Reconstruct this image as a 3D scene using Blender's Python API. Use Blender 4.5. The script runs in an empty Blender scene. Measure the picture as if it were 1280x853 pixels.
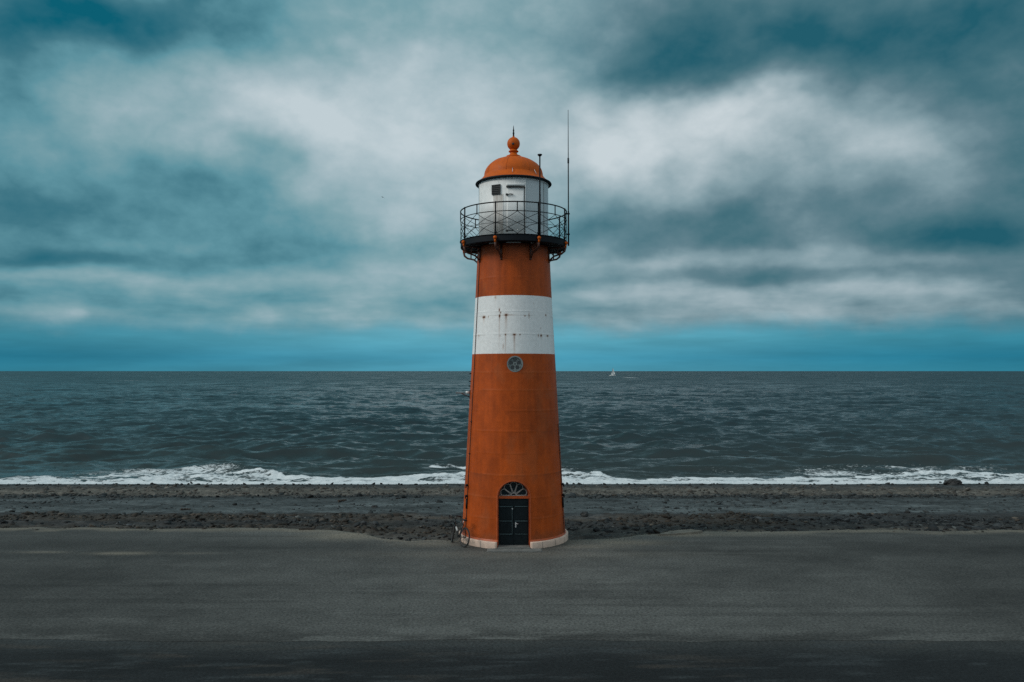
import bpy, bmesh, math, random
import numpy as np

R = math.radians
PI = math.pi
random.seed(7)
rng = np.random.default_rng(11)
scene = bpy.context.scene
COL = scene.collection

CAM_H = 6.4            # camera height above the dike road
SEA = -3.0             # sea level
TOWER = (0.06, 31.0)   # tower axis

# ------------------------------------------------------------------ numpy noise
def _hash(ix, iy, seed):
    h = (ix.astype(np.int64) * 374761393 + iy.astype(np.int64) * 668265263 + seed * 1442695041) & 0xFFFFFFFF
    h = ((h ^ (h >> 13)) * 1274126177) & 0xFFFFFFFF
    h = h ^ (h >> 16)
    return (h & 0xFFFFFF) / float(0xFFFFFF)

def vnoise(x, y, seed=0):
    x = np.asarray(x, float); y = np.asarray(y, float)
    x, y = np.broadcast_arrays(x, y)
    ix = np.floor(x); iy = np.floor(y)
    fx = x - ix; fy = y - iy
    fx = fx * fx * fx * (fx * (fx * 6 - 15) + 10); fy = fy * fy * fy * (fy * (fy * 6 - 15) + 10)
    a = _hash(ix, iy, seed); b = _hash(ix + 1, iy, seed)
    c = _hash(ix, iy + 1, seed); d = _hash(ix + 1, iy + 1, seed)
    return (a + (b - a) * fx) * (1 - fy) + (c + (d - c) * fx) * fy

def fbm(x, y, seed=0, octv=4, gain=0.5):
    t = 0; amp = 1; s = 0
    for i in range(octv):
        t = t + amp * vnoise(x * 2 ** i + 17.3 * i, y * 2 ** i - 9.1 * i, seed + i)
        s += amp; amp *= gain
    return t / s            # 0..1, mean .5

def sstep(e0, e1, x):
    t = np.clip((x - e0) / (e1 - e0), 0, 1)
    return t * t * (3 - 2 * t)

def lin(c):                 # sRGB 0..255 -> linear
    return tuple((v / 255 / 12.92) if v / 255 <= 0.04045 else ((v / 255 + 0.055) / 1.055) ** 2.4 for v in c)

# ------------------------------------------------------------------ object helpers
class MB:
    """collects verts/faces of one mesh"""
    def __init__(self):
        self.v = []; self.f = []; self.sm = []
    def add(self, vs, fs, smooth=False):
        o = len(self.v)
        self.v += [tuple(p) for p in vs]
        self.f += [tuple(i + o for i in f) for f in fs]
        self.sm += [smooth] * len(fs)
        return self
    def box(self, c, s, rot=None):
        x, y, z = (k / 2 for k in s)
        pts = [(-x, -y, -z), (x, -y, -z), (x, y, -z), (-x, y, -z), (-x, -y, z), (x, -y, z), (x, y, z), (-x, y, z)]
        if rot:
            pts = [rot(p) for p in pts]
        pts = [(p[0] + c[0], p[1] + c[1], p[2] + c[2]) for p in pts]
        return self.add(pts, [(0, 3, 2, 1), (4, 5, 6, 7), (0, 1, 5, 4), (1, 2, 6, 5), (2, 3, 7, 6), (3, 0, 4, 7)])
    def lathe(self, prof, n=96, smooth=True, closed=False, a0=0.0, a1=2 * PI):
        full = abs(a1 - a0 - 2 * PI) < 1e-6
        m = n if full else n + 1
        vs = []
        for r, z in prof:
            for k in range(m):
                a = a0 + (a1 - a0) * k / n
                vs.append((r * math.sin(a), -r * math.cos(a), z))
        fs = []
        L = len(prof)
        for j in range(L if closed else L - 1):
            j2 = (j + 1) % L
            for k in range(n):
                k2 = (k + 1) % m
                fs.append((j * m + k, j * m + k2, j2 * m + k2, j2 * m + k))
        if not full and closed:
            fs.append(tuple(j * m for j in range(L)))
            fs.append(tuple(j * m + n for j in reversed(range(L))))
        return self.add(vs, fs, smooth)
    def tube(self, path, r, n=10, closed=False, cap=True, smooth=True):
        P = [np.array(p, float) for p in path]
        L = len(P)
        rs = r if isinstance(r, (list, tuple)) else [r] * L
        vs = []; fs = []
        up = None
        for i in range(L):
            if closed:
                t = P[(i + 1) % L] - P[i - 1]
            else:
                t = P[min(i + 1, L - 1)] - P[max(i - 1, 0)]
            t = t / (np.linalg.norm(t) + 1e-12)
            if up is None:
                up = np.array((0, 0, 1.0)) if abs(t[2]) < 0.9 else np.array((1.0, 0, 0))
            u = up - t * np.dot(up, t); u /= np.linalg.norm(u) + 1e-12
            w = np.cross(t, u); up = u
            for k in range(n):
                a = 2 * PI * k / n
                vs.append(P[i] + rs[i] * (math.cos(a) * u + math.sin(a) * w))
        for i in range(L if closed else L - 1):
            j = (i + 1) % L
            for k in range(n):
                k2 = (k + 1) % n
                fs.append((i * n + k, i * n + k2, j * n + k2, j * n + k))
        self.add(vs, fs, smooth)
        if cap and not closed:
            o = len(self.v) - len(vs)
            self.f.append(tuple(o + k for k in reversed(range(n)))); self.sm.append(False)
            self.f.append(tuple(o + (L - 1) * n + k for k in range(n))); self.sm.append(False)
        return self
    def sphere(self, c, r, n=20, m=12, sc=(1, 1, 1)):
        vs = []
        for j in range(m + 1):
            p = PI * j / m
            for k in range(n):
                a = 2 * PI * k / n
                vs.append((c[0] + sc[0] * r * math.sin(p) * math.cos(a), c[1] + sc[1] * r * math.sin(p) * math.sin(a), c[2] - sc[2] * r * math.cos(p)))
        fs = [(j * n + k, j * n + (k + 1) % n, (j + 1) * n + (k + 1) % n, (j + 1) * n + k) for j in range(m) for k in range(n)]
        return self.add(vs, fs, True)
    def prism(self, poly, y0, y1):
        """poly = (x,z) outline, extruded along y"""
        n = len(poly)
        vs = [(x, y0, z) for x, z in poly] + [(x, y1, z) for x, z in poly]
        fs = [tuple(range(n)), tuple(reversed(range(n, 2 * n)))]
        fs += [(i, (i + 1) % n, (i + 1) % n + n, i + n) for i in range(n)]
        return self.add(vs, fs)
    def build(self, name, mat, parent=None, loc=None):
        me = bpy.data.meshes.new(name)
        me.from_pydata(self.v, [], self.f)
        me.polygons.foreach_set('use_smooth', self.sm)
        bm = bmesh.new(); bm.from_mesh(me)
        bmesh.ops.recalc_face_normals(bm, faces=bm.faces)
        bm.to_mesh(me); bm.free()
        me.materials.append(mat)
        o = bpy.data.objects.new(name, me)
        COL.objects.link(o)
        if parent: o.parent = parent
        if loc: o.location = loc
        return o

def grid_mesh(name, X, Y, Z, mat, attrs=None, keep=None, parent=None, wrap=False):
    """structured grid (rows, cols) -> one smooth mesh with float/colour attributes"""
    nr, nc = X.shape
    co = np.stack([X, Y, Z], -1).reshape(-1, 3).astype(np.float32)
    ii = np.arange(nr * nc).reshape(nr, nc)
    if wrap:
        jj = np.concatenate([ii, ii[:, :1]], 1)
    else:
        jj = ii
    q = np.stack([jj[:-1, :-1], jj[:-1, 1:], jj[1:, 1:], jj[1:, :-1]], -1).reshape(-1, 4)
    if keep is not None:
        q = q[keep.reshape(-1)]
    me = bpy.data.meshes.new(name)
    me.vertices.add(len(co)); me.vertices.foreach_set('co', co.ravel())
    me.loops.add(q.size); me.loops.foreach_set('vertex_index', q.ravel().astype(np.int32))
    me.polygons.add(len(q))
    me.polygons.foreach_set('loop_start', np.arange(0, q.size, 4, dtype=np.int32))
    me.polygons.foreach_set('loop_total', np.full(len(q), 4, np.int32))
    me.polygons.foreach_set('use_smooth', np.ones(len(q), bool))
    me.update(calc_edges=True)
    for k, a in (attrs or {}).items():
        if a.ndim == 3:
            at = me.attributes.new(k, 'FLOAT_COLOR', 'POINT')
            c = np.concatenate([a, np.ones(a.shape[:2] + (1,))], -1)
            at.data.foreach_set('color', c.reshape(-1).astype(np.float32))
        else:
            at = me.attributes.new(k, 'FLOAT', 'POINT')
            at.data.foreach_set('value', a.reshape(-1).astype(np.float32))
    me.materials.append(mat)
    o = bpy.data.objects.new(name, me); COL.objects.link(o)
    if parent: o.parent = parent
    return o

def thing(name, label, cat, loc=(0, 0, 0), rot=(0, 0, 0), group=None):
    o = bpy.data.objects.new(name, None); COL.objects.link(o)
    o.empty_display_size = 0.2
    o.location = loc; o.rotation_euler = rot
    return tag(o, label, cat, group)

def tag(o, label, cat, group=None):
    o['label'] = label; o['category'] = cat
    if group: o['group'] = group
    return o

# ------------------------------------------------------------------ materials
class NT:
    def __init__(self, tree):
        self.t = tree; self.n = tree.nodes; self.l = tree.links
    def put(self, sock, v):
        if hasattr(v, 'is_output'):
            self.l.new(v, sock)
        elif isinstance(v, (tuple, list)) and len(v) == 3 and sock.type == 'RGBA':
            sock.default_value = (*v, 1)
        else:
            sock.default_value = v
    def m(self, op, a, b=None, c=None, clamp=False):
        nd = self.n.new('ShaderNodeMath'); nd.operation = op; nd.use_clamp = clamp
        for i, v in enumerate((a, b, c)):
            if v is not None: self.put(nd.inputs[i], v)
        return nd.outputs[0]
    def mix(self, f, a, b, blend='MIX'):
        nd = self.n.new('ShaderNodeMix'); nd.data_type = 'RGBA'; nd.blend_type = blend
        self.put(nd.inputs[0], f); self.put(nd.inputs[6], a); self.put(nd.inputs[7], b)
        return nd.outputs[2]
    def noise(self, vec, scale, detail=4, rough=0.55, dist=0.0, out=0):
        nd = self.n.new('ShaderNodeTexNoise')
        nd.inputs['Scale'].default_value = scale; nd.inputs['Detail'].default_value = detail
        nd.inputs['Roughness'].default_value = rough; nd.inputs['Distortion'].default_value = dist
        self.put(nd.inputs['Vector'], vec)
        return nd.outputs[out]
    def mapr(self, v, a, b, c=0.0, d=1.0, smooth=False):
        nd = self.n.new('ShaderNodeMapRange')
        if smooth: nd.interpolation_type = 'SMOOTHSTEP'
        self.put(nd.inputs[0], v)
        for i, k in enumerate((a, b, c, d)): self.put(nd.inputs[i + 1], k)
        return nd.outputs[0]
    def ramp(self, v, stops):
        nd = self.n.new('ShaderNodeValToRGB')
        e = nd.color_ramp.elements
        while len(e) < len(stops): e.new(0.5)
        for k, (p, c) in zip(e, stops):
            k.position = p; k.color = (*c, 1)
        self.put(nd.inputs[0], v)
        return nd.outputs[0]
    def coord(self, which='Object', scale=(1, 1, 1)):
        tc = self.n.new('ShaderNodeTexCoord')
        mp = self.n.new('ShaderNodeMapping'); mp.inputs['Scale'].default_value = scale
        self.l.new(tc.outputs[which], mp.inputs['Vector'])
        return mp.outputs[0]
    def attr(self, name, out='Color'):
        nd = self.n.new('ShaderNodeAttribute'); nd.attribute_name = name
        return nd.outputs[out]
    def bump(self, h, strength=0.3, dist=0.02, normal=None):
        nd = self.n.new('ShaderNodeBump')
        nd.inputs['Strength'].default_value = strength; nd.inputs['Distance'].default_value = dist
        self.put(nd.inputs['Height'], h)
        if normal is not None: self.put(nd.inputs['Normal'], normal)
        return nd.outputs[0]

def material(name):
    mt = bpy.data.materials.new(name); mt.use_nodes = True
    nt = NT(mt.node_tree)
    b = mt.node_tree.nodes['Principled BSDF']
    return mt, nt, b

def paint(name, col, rough=0.5, var=0.18, metal=0.0, scale=6.0, bump=0.1):
    mt, nt, b = material(name)
    co = nt.coord()
    n = nt.noise(co, scale, 5)
    c = nt.mix(nt.mapr(n, 0.3, 0.7), tuple(k * (1 - var) for k in col), tuple(min(1, k * (1 + var)) for k in col))
    nt.put(b.inputs['Base Color'], c)
    nt.put(b.inputs['Roughness'], nt.mapr(n, 0.3, 0.7, rough - 0.08, rough + 0.08))
    b.inputs['Metallic'].default_value = metal
    nt.put(b.inputs['Normal'], nt.bump(nt.noise(co, scale * 5, 3), bump, 0.01))
    return mt

ORANGE = (0.395, 0.066, 0.0062)
M_orange = paint('orange_paint', ORANGE, 0.45)
M_dome = paint('dome_orange_paint', (0.54, 0.100, 0.0055), 0.55, 0.12)
M_bracket = paint('bracket_shaded_orange', (0.075, 0.022, 0.011), 0.6)  # the brackets' orange with under-deck shade put into the colour
M_white = paint('white_paint', (0.72, 0.73, 0.72), 0.45, 0.06)
M_pale = paint('pale_plinth', (0.57, 0.42, 0.335), 0.75, 0.20, scale=3)
M_black = paint('black_iron', (0.006, 0.008, 0.010), 0.6, 0.3)
M_deck = paint('deck_iron', (0.005, 0.008, 0.012), 0.65, 0.3)
M_door = paint('door_green', (0.0045, 0.0095, 0.012), 0.5, 0.2)
M_mould = paint('door_moulding_lit', (0.045, 0.075, 0.082), 0.45, 0.2)  # far paler than the leaves: lit moulding edges put into the colour
M_steel = paint('steel', (0.55, 0.56, 0.56), 0.35, 0.05, 0.6)
M_tracery = paint('tracery_grey', (0.17, 0.20, 0.20), 0.7, 0.15)
M_floor = paint('deck_floor_grey', (0.20, 0.21, 0.21), 0.7, 0.15)
M_bars = paint('bar_grey', (0.34, 0.31, 0.29), 0.6, 0.15)
M_conc = paint('concrete', (0.135, 0.138, 0.13), 0.9, 0.25, scale=4, bump=0.3)
M_wood = paint('driftwood', (0.035, 0.026, 0.02), 0.9, 0.4, scale=9, bump=0.5)
M_rock = paint('wet_rock', (0.022, 0.023, 0.023), 0.7, 0.4, scale=3, bump=0.6)
M_slab = paint('slab', (0.15, 0.135, 0.11), 0.9, 0.3, scale=4, bump=0.4)
M_rubber = paint('rubber', (0.012, 0.012, 0.012), 0.75)
M_bike = paint('bicycle_paint', (0.010, 0.014, 0.016), 0.35)
M_bikew = paint('bicycle_white', (0.45, 0.47, 0.46), 0.4, 0.05)
M_rim = paint('rim_metal', (0.05, 0.05, 0.05), 0.5, 0.1)
M_sail = paint('sailcloth', (0.8, 0.8, 0.78), 0.7, 0.03)
M_gull = paint('gull_grey', (0.20, 0.22, 0.23), 0.7, 0.1)
M_hatch = paint('hatch_dark', (0.020, 0.022, 0.022), 0.6, 0.3)

def glass(name, col, rough=0.08):
    mt, nt, b = material(name)
    b.inputs['Base Color'].default_value = (*col, 1)
    b.inputs['Roughness'].default_value = rough
    b.inputs['IOR'].default_value = 1.5
    nt.put(b.inputs['Normal'], nt.bump(nt.noise(nt.coord(), 2.5, 2), 0.05, 0.02))
    return mt
M_glass = glass('dark_glass', (0.012, 0.02, 0.024))
M_lglass = glass('lantern_glass', (0.50, 0.565, 0.59), 0.3)

# painted surfaces with wear and painted-in shade carried as a colour attribute
def wear_shade_material(name, rough=0.5, grain=30.0, amount=0.12, bump=0.12, bd=0.01):
    mt, nt, b = material(name)
    co = nt.coord()
    n = nt.noise(co, grain, 5, 0.65)
    c = nt.mix(1.0, nt.attr('tone'), nt.ramp(n, [(0.25, (1 - amount * 2.2,) * 3), (0.75, (1 + amount * 2.2,) * 3)]), 'MULTIPLY')
    nt.put(b.inputs['Base Color'], c)
    b.inputs['Roughness'].default_value = rough
    nt.put(b.inputs['Normal'], nt.bump(nt.noise(co, grain, 6, 0.7), bump, bd))
    return mt
M_wall = wear_shade_material('tower_paint', 0.48, 9.0, 0.05, 0.08)
M_wall.node_tree.nodes['Principled BSDF'].inputs['Specular IOR Level'].default_value = 0.2
M_road = wear_shade_material('asphalt', 0.9, 14.0, 0.34, 0.5, 0.02)
M_beach = wear_shade_material('beach_ground', 0.9, 3.0, 0.30, 0.8, 0.08)
M_stone = wear_shade_material('stones', 0.85, 8.0, 0.12, 0.5, 0.03)
for mm in (M_deck, M_black, M_door, M_dome):
    mm.node_tree.nodes['Principled BSDF'].inputs['Specular IOR Level'].default_value = 0.2
for mm in (M_road, M_beach, M_stone):
    mm.node_tree.nodes['Principled BSDF'].inputs['Specular IOR Level'].default_value = 0.25

# ------------------------------------------------------------------ camera
cam = bpy.data.cameras.new('camera')
cam.sensor_width = 36; cam.lens = 36 * 1000 / 1280
cam.clip_start = 0.1; cam.clip_end = 100000
co_ = bpy.data.objects.new('camera', cam); COL.objects.link(co_)
PITCH = math.atan(0.0375)
co_.location = (0, 0, CAM_H); co_.rotation_euler = (R(90) + PITCH, 0, 0)
scene.camera = co_

def direction(px, py):
    u = (px - 640) / 1000; v = (426.5 - py) / 1000
    d = np.array((u, math.cos(PITCH) - v * math.sin(PITCH), math.sin(PITCH) + v * math.cos(PITCH)))
    return d / np.linalg.norm(d)

# ------------------------------------------------------------------ sky
SUN_EL, SUN_AZ = 35, 252          # compass bearing (from +Y clockwise): behind the camera, to the left
def build_sky():
    w = bpy.data.worlds.new('World'); scene.world = w; w.use_nodes = True
    t = NT(w.node_tree)
    bg = t.n['Background']
    sky = t.n.new('ShaderNodeTexSky'); sky.sky_type = 'NISHITA'; sky.sun_disc = False
    sky.sun_elevation = R(SUN_EL); sky.sun_rotation = R(SUN_AZ)
    sky.air_density = 1.4; sky.dust_density = 0.6; sky.ozone_density = 3.0
    tc = t.n.new('ShaderNodeTexCoord')
    nrm = t.n.new('ShaderNodeVectorMath'); nrm.operation = 'NORMALIZE'
    t.l.new(tc.outputs['Generated'], nrm.inputs[0])
    sp = t.n.new('ShaderNodeSeparateXYZ'); t.l.new(nrm.outputs[0], sp.inputs[0])
    x, y, z = sp.outputs
    # cloud deck coordinates: the view direction meets a high layer
    h = t.m('ADD', t.m('MAXIMUM', z, 0.0), 0.10)
    cb = t.n.new('ShaderNodeCombineXYZ')
    t.put(cb.inputs[0], t.m('DIVIDE', x, h)); t.put(cb.inputs[1], t.m('DIVIDE', y, h))
    deck = cb.outputs[0]
    # azimuth and elevation, warped a little so cloud banks get ragged edges
    cb2 = t.n.new('ShaderNodeCombineXYZ')
    t.put(cb2.inputs[0], t.m('MULTIPLY', x, 1.0)); t.put(cb2.inputs[1], y); t.put(cb2.inputs[2], t.m('MULTIPLY', z, 1.45))
    dirv = cb2.outputs[0]
    wc = t.noise(dirv, 6.0, 4, 0.50, 0.0, 1)
    sw = t.n.new('ShaderNodeSeparateColor'); t.l.new(wc, sw.inputs[0])
    az = t.m('ADD', t.m('ARCTAN2', x, y), t.m('MULTIPLY', t.m('SUBTRACT', sw.outputs[0], 0.5), 0.16))
    el0 = t.m('ARCSINE', z)
    ewarp = t.m('MULTIPLY', t.m('MULTIPLY', t.m('SUBTRACT', sw.outputs[1], 0.5), 0.15), t.mapr(el0, 0.02, 0.25, 0.12, 1.0))
    el = t.m('ADD', el0, ewarp)
    # banks of cloud: picture-free description in azimuth/elevation (given as where they stand over the sea)
    banks = [
        # px, py, rx, ry, amount (+ bright / - dark)
        (330, 122, 75, 45, .30), (400, 165, 90, 60, .22), (470, 115, 130, 70, .22), (560, 190, 140, 100, .36), (650, 60, 140, 100, .17),
        (545, 255, 110, 60, .12), (765, 185, 75, 60, .36), (860, 165, 100, 50, .32), (935, 130, 80, 45, .32), (1040, 170, 130, 60, .20),
        (1180, 190, 130, 50, .12), (110, 110, 120, 60, .22), (40, 170, 90, 50, .14), (240, 160, 90, 40, .12),
        (80, 352, 120, 14, .30), (200, 345, 70, 12, .16), (450, 345, 90, 24, .28), (400, 395, 120, 10, .22), (560, 330, 90, 22, .16),
        (60, 400, 80, 9, .20), (800, 325, 130, 14, .20), (950, 320, 140, 12, .16), (870, 372, 120, 12, .24), (1080, 362, 110, 12, .22),
        (1180, 325, 130, 12, .10), (720, 372, 70, 14, .18), (1000, 395, 160, 8, .14),
        (270, 235, 120, 40, -.22), (160, 240, 90, 30, -.16), (80, 326, 120, 12, -.40), (250, 326, 120, 12, -.30), (400, 310, 120, 22, -.20),
        (60, 270, 100, 30, -.16), (330, 250, 70, 30, -.12), (300, 370, 100, 9, -.10),
        (800, 285, 180, 24, -.26), (1000, 280, 160, 30, -.18), (1190, 285, 120, 28, -.26), (900, 348, 170, 9, -.16), (1150, 345, 150, 10, -.14),
        (835, 85, 100, 40, -.28), (900, 45, 170, 45, -.24), (1150, 40, 180, 60, -.36), (1260, 120, 90, 80, -.17), (1005, 18, 34, 36, -.11),
        (165, 8, 120, 34, -.24), (60, 0, 150, 40, -.22), (310, 25, 120, 45, -.16), (0, 60, 70, 160, -.08), (50, 378, 110, 16, -.24), (250, 385, 90, 10, -.16), (1180, 300, 110, 18, -.20), (560, 20, 90, 40, -.08), (20, 90, 40, 60, -.16), (0, 260, 90, 130, -.13), (1280, 240, 90, 160, -.22),
    ]
    acc = None
    for px, py, rx, ry, am in banks:
        if am < 0 and py > 200: am *= 0.62
        if am > 0: am *= 0.85 if py < 320 else (0.5 if px < 600 else 0.75)
        d = direction(px, py)
        a0 = math.atan2(d[0], d[1]); e0 = math.asin(d[2])
        ra = rx / 1000 * math.cos(a0) ** 1.5; re = ry / 1000 * math.cos(a0)
        da = t.m('DIVIDE', t.m('SUBTRACT', az, a0), ra)
        de = t.m('DIVIDE', t.m('SUBTRACT', el, e0), re)
        q = t.m('ADD', t.m('MULTIPLY', da, da), t.m('MULTIPLY', de, de))
        g = t.m('MULTIPLY', t.m('EXPONENT', t.m('MULTIPLY', q, -0.8)), am)
        acc = g if acc is None else t.m('ADD', acc, g)
    # billows: soft lumps, flat-bottomed rows lower down where the deck is seen edge on
    n1 = t.m('SUBTRACT', t.noise(deck, 1.9, 5, 0.52, 0.0), 0.5)
    n2 = t.m('SUBTRACT', t.noise(dirv, 7.5, 6, 0.56, 0.0), 0.5)
    n3 = t.m('SUBTRACT', t.noise(dirv, 2.6, 3, 0.5), 0.5)
    n4 = t.m('SUBTRACT', t.noise(dirv, 16.0, 6, 0.60, 0.0), 0.5)
    cb4 = t.n.new('ShaderNodeCombineXYZ'); t.put(cb4.inputs[0], x); t.put(cb4.inputs[1], y); t.put(cb4.inputs[2], t.m('MULTIPLY', z, 2.6))
    n5 = t.m('SUBTRACT', t.noise(cb4.outputs[0], 11.0, 4, 0.48, 0.15), 0.5)
    n1 = t.m('ADD', t.m('MULTIPLY', n1, 0.30), t.m('MULTIPLY', n5, 0.75))
    lowk = t.mapr(el0, 0.07, 0.19, 0.95, 0.12, True)
    hik = t.mapr(el0, 0.05, 0.18, 0.16, 0.46, True)
    nz = t.m('ADD', t.m('ADD', t.m('MULTIPLY', n1, lowk), t.m('MULTIPLY', n4, 0.22)), t.m('ADD', t.m('MULTIPLY', n2, hik), t.m('MULTIPLY', n3, 0.16)))
    n6 = t.m('SUBTRACT', t.m('ABSOLUTE', t.m('SUBTRACT', t.noise(dirv, 6.5, 5, 0.55, 0.0), 0.5)), 0.09)
    nz = t.m('ADD', nz, t.m('MULTIPLY', n6, t.mapr(el0, 0.07, 0.16, 0.25, 0.75, True)))
    b = t.m('ADD', t.m('ADD', 0.49, acc), nz)
    # unseen sky overhead and behind the camera is brightened to fill the tower front
    back_fill = t.mapr(y, 0.55, -0.3, 0.0, 0.44, True)
    b = t.m('ADD', b, back_fill)
    teal = t.ramp(b, [(0.0, lin((12, 94, 114))), (0.24, lin((66, 119, 134))), (0.40, lin((94, 146, 159))), (0.58, lin((126, 163, 172))),
                       (0.78, lin((160, 183, 191))), (1.0, lin((192, 206, 212)))])
    grey = t.ramp(b, [(0.02, lin((34, 92, 108))), (0.24, lin((72, 113, 125))), (0.40, lin((98, 129, 140))), (0.58, lin((130, 156, 165))),
                       (0.78, lin((166, 184, 191))), (1.0, lin((200, 211, 216)))])
    cloud = t.mix(t.mapr(az, -0.15, 0.25, 0.0, 1.0, True), teal, grey)
    # clear strip under the deck
    bw = t.n.new('ShaderNodeRGBToBW'); t.l.new(sky.outputs[0], bw.inputs[0])
    lum = t.m('MULTIPLY', t.m('POWER', t.m('MULTIPLY', bw.outputs[0], 0.22), 0.35), 10.0)
    ca = t.mapr(t.m('ABSOLUTE', t.m('SUBTRACT', az, -0.04)), 0.0, 0.60, 0.0, 1.0, True)
    mid = t.ramp(t.m('MULTIPLY', el0, 8.0), [(0.0, lin((84, 160, 183))), (0.13, lin((74, 152, 177))), (0.30, lin((90, 162, 182))), (0.6, lin((106, 164, 180)))])
    far = t.ramp(t.m('MULTIPLY', el0, 8.0), [(0.0, lin((50, 129, 152))), (0.13, lin((38, 117, 142))), (0.30, lin((56, 129, 149))), (0.6, lin((70, 132, 148)))])
    cb3 = t.n.new('ShaderNodeCombineXYZ'); t.put(cb3.inputs[0], x); t.put(cb3.inputs[1], y); t.put(cb3.inputs[2], t.m('MULTIPLY', z, 9.0))
    streak = t.mapr(t.noise(cb3.outputs[0], 5.0, 5, 0.55), 0.3, 0.7, 0.84, 1.16)
    clear = t.mix(1.0, t.mix(ca, mid, far), t.m('MULTIPLY', lum, streak), 'MULTIPLY')
    edge = t.m('ADD', el0, t.m('MULTIPLY', t.m('SUBTRACT', t.noise(dirv, 11.0, 5, 0.6), 0.5), 0.040))
    cover = t.mapr(edge, 0.038, 0.070, 0.0, 1.0, True)
    cloud10 = t.mix(1.0, cloud, (10.0, 10.0, 10.0), 'MULTIPLY')
    colr = t.mix(cover, clear, cloud10)
    t.put(bg.inputs['Color'], colr)
    bg.inputs['Strength'].default_value = 0.1
    w.cycles.sampling_method = 'MANUAL'; w.cycles.sample_map_resolution = 512
build_sky()

sl = bpy.data.lights.new('sun', 'SUN'); sl.energy = 1.5; sl.angle = R(22); sl.color = (1.0, 0.95, 0.88)
so = bpy.data.objects.new('sun', sl); COL.objects.link(so)
from mathutils import Vector
sd = Vector((math.sin(R(SUN_AZ)) * math.cos(R(SUN_EL)), math.cos(R(SUN_AZ)) * math.cos(R(SUN_EL)), math.sin(R(SUN_EL))))
so.rotation_euler = sd.to_track_quat('Z', 'Y').to_euler(); so.location = sd * 80

# ------------------------------------------------------------------ ground, road, beach
def road_edge(x):
    """where the asphalt stops and the rubble begins; it bulges landwards round the tower"""
    xs = [-400, -30, -20, -10, -7, -6.0, -5.2, -3.9, -2.4, 0, 2.4, 3.8, 5.0, 6.2, 7.8, 12, 22, 30, 400]
    ys = [33.0, 33.0, 32.95, 32.8, 32.5, 31.9, 31.1, 30.45, 30.5, 30.6, 30.75, 31.0, 31.45, 31.95, 32.25, 32.4, 32.25, 32.3, 32.3]
    return np.interp(x, xs, ys)

def edge_jag(x):
    return (fbm(x * 0.55, x * 0 + 3.1, 21, 4) - 0.5) * 0.75

def ground_z(X, Y):
    e = road_edge(X)
    d = Y - e                                        # distance beyond the asphalt edge
    prof = np.interp(Y, [29, 33.0, 37, 41, 53, 60, 67, 75, 95], [-0.02, -0.10, -0.45, -0.80, -1.9, -2.5, -3.02, -4.9, -7.0])
    z = np.minimum(prof, np.where(d > 0, -0.05 - np.minimum(d, 2.0) * 0.05, -0.05))
    z = np.where(d < 0, -0.06, z)
    return z

def beach_detail(X, Y):
    d = Y - road_edge(X)
    rub = sstep(-0.1, 0.5, d) * (1 - sstep(39.6, 41.2, Y))
    shing = sstep(52.0, 54.0, Y) * (1 - sstep(63, 67, Y))
    n = fbm(X * 1.9, Y * 1.9, 31, 4, 0.6) - 0.5
    fade = 1 - sstep(66, 69, Y)
    n2 = fbm(X * 0.35, Y * 0.55, 37, 3) - 0.5
    return fade * n * (0.24 * rub + 0.24 * shing + 0.035) + n2 * (0.16 * rub + 0.20 * sstep(41, 46, Y) * (1 - sstep(60, 66, Y))) + (fbm(X * 1.1, Y * 1.1, 33, 5, 0.62) - 0.5) * 0.16 * sstep(40, 42, Y) * (1 - sstep(52, 54, Y))

def asphalt_tone(X, Y, base):
    """streaks along the road, patches, fine dirt"""
    s1 = fbm(X * 0.05, Y * 0.9, 41, 4) - 0.5
    s2 = fbm(X * 0.9, Y * 1.1, 43, 4, 0.6) - 0.5
    s3 = fbm(X * 0.13, Y * 0.24, 47, 5, 0.6) - 0.5
    s4 = fbm(X * 4.5, Y * 3.5, 48, 3, 0.6) - 0.5
    k = 1 + 0.45 * s1 + 0.36 * s2 + 1.15 * s3 + 0.30 * s4
    # dark old roller marks and pale dusty scuffs
    k = k * (1 - 0.22 * sstep(0.58, 0.70, fbm(X * 0.10, Y * 2.4, 49, 3)) * sstep(0.42, 0.6, fbm(X * 0.12, Y * 0.3, 50, 3)))
    k = k * (1 + 0.16 * sstep(0.60, 0.74, fbm(X * 0.30, Y * 1.5, 52, 4)))
    k = np.maximum(k, 0.25)
    return base[None, None, :] * k[..., None]

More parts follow.
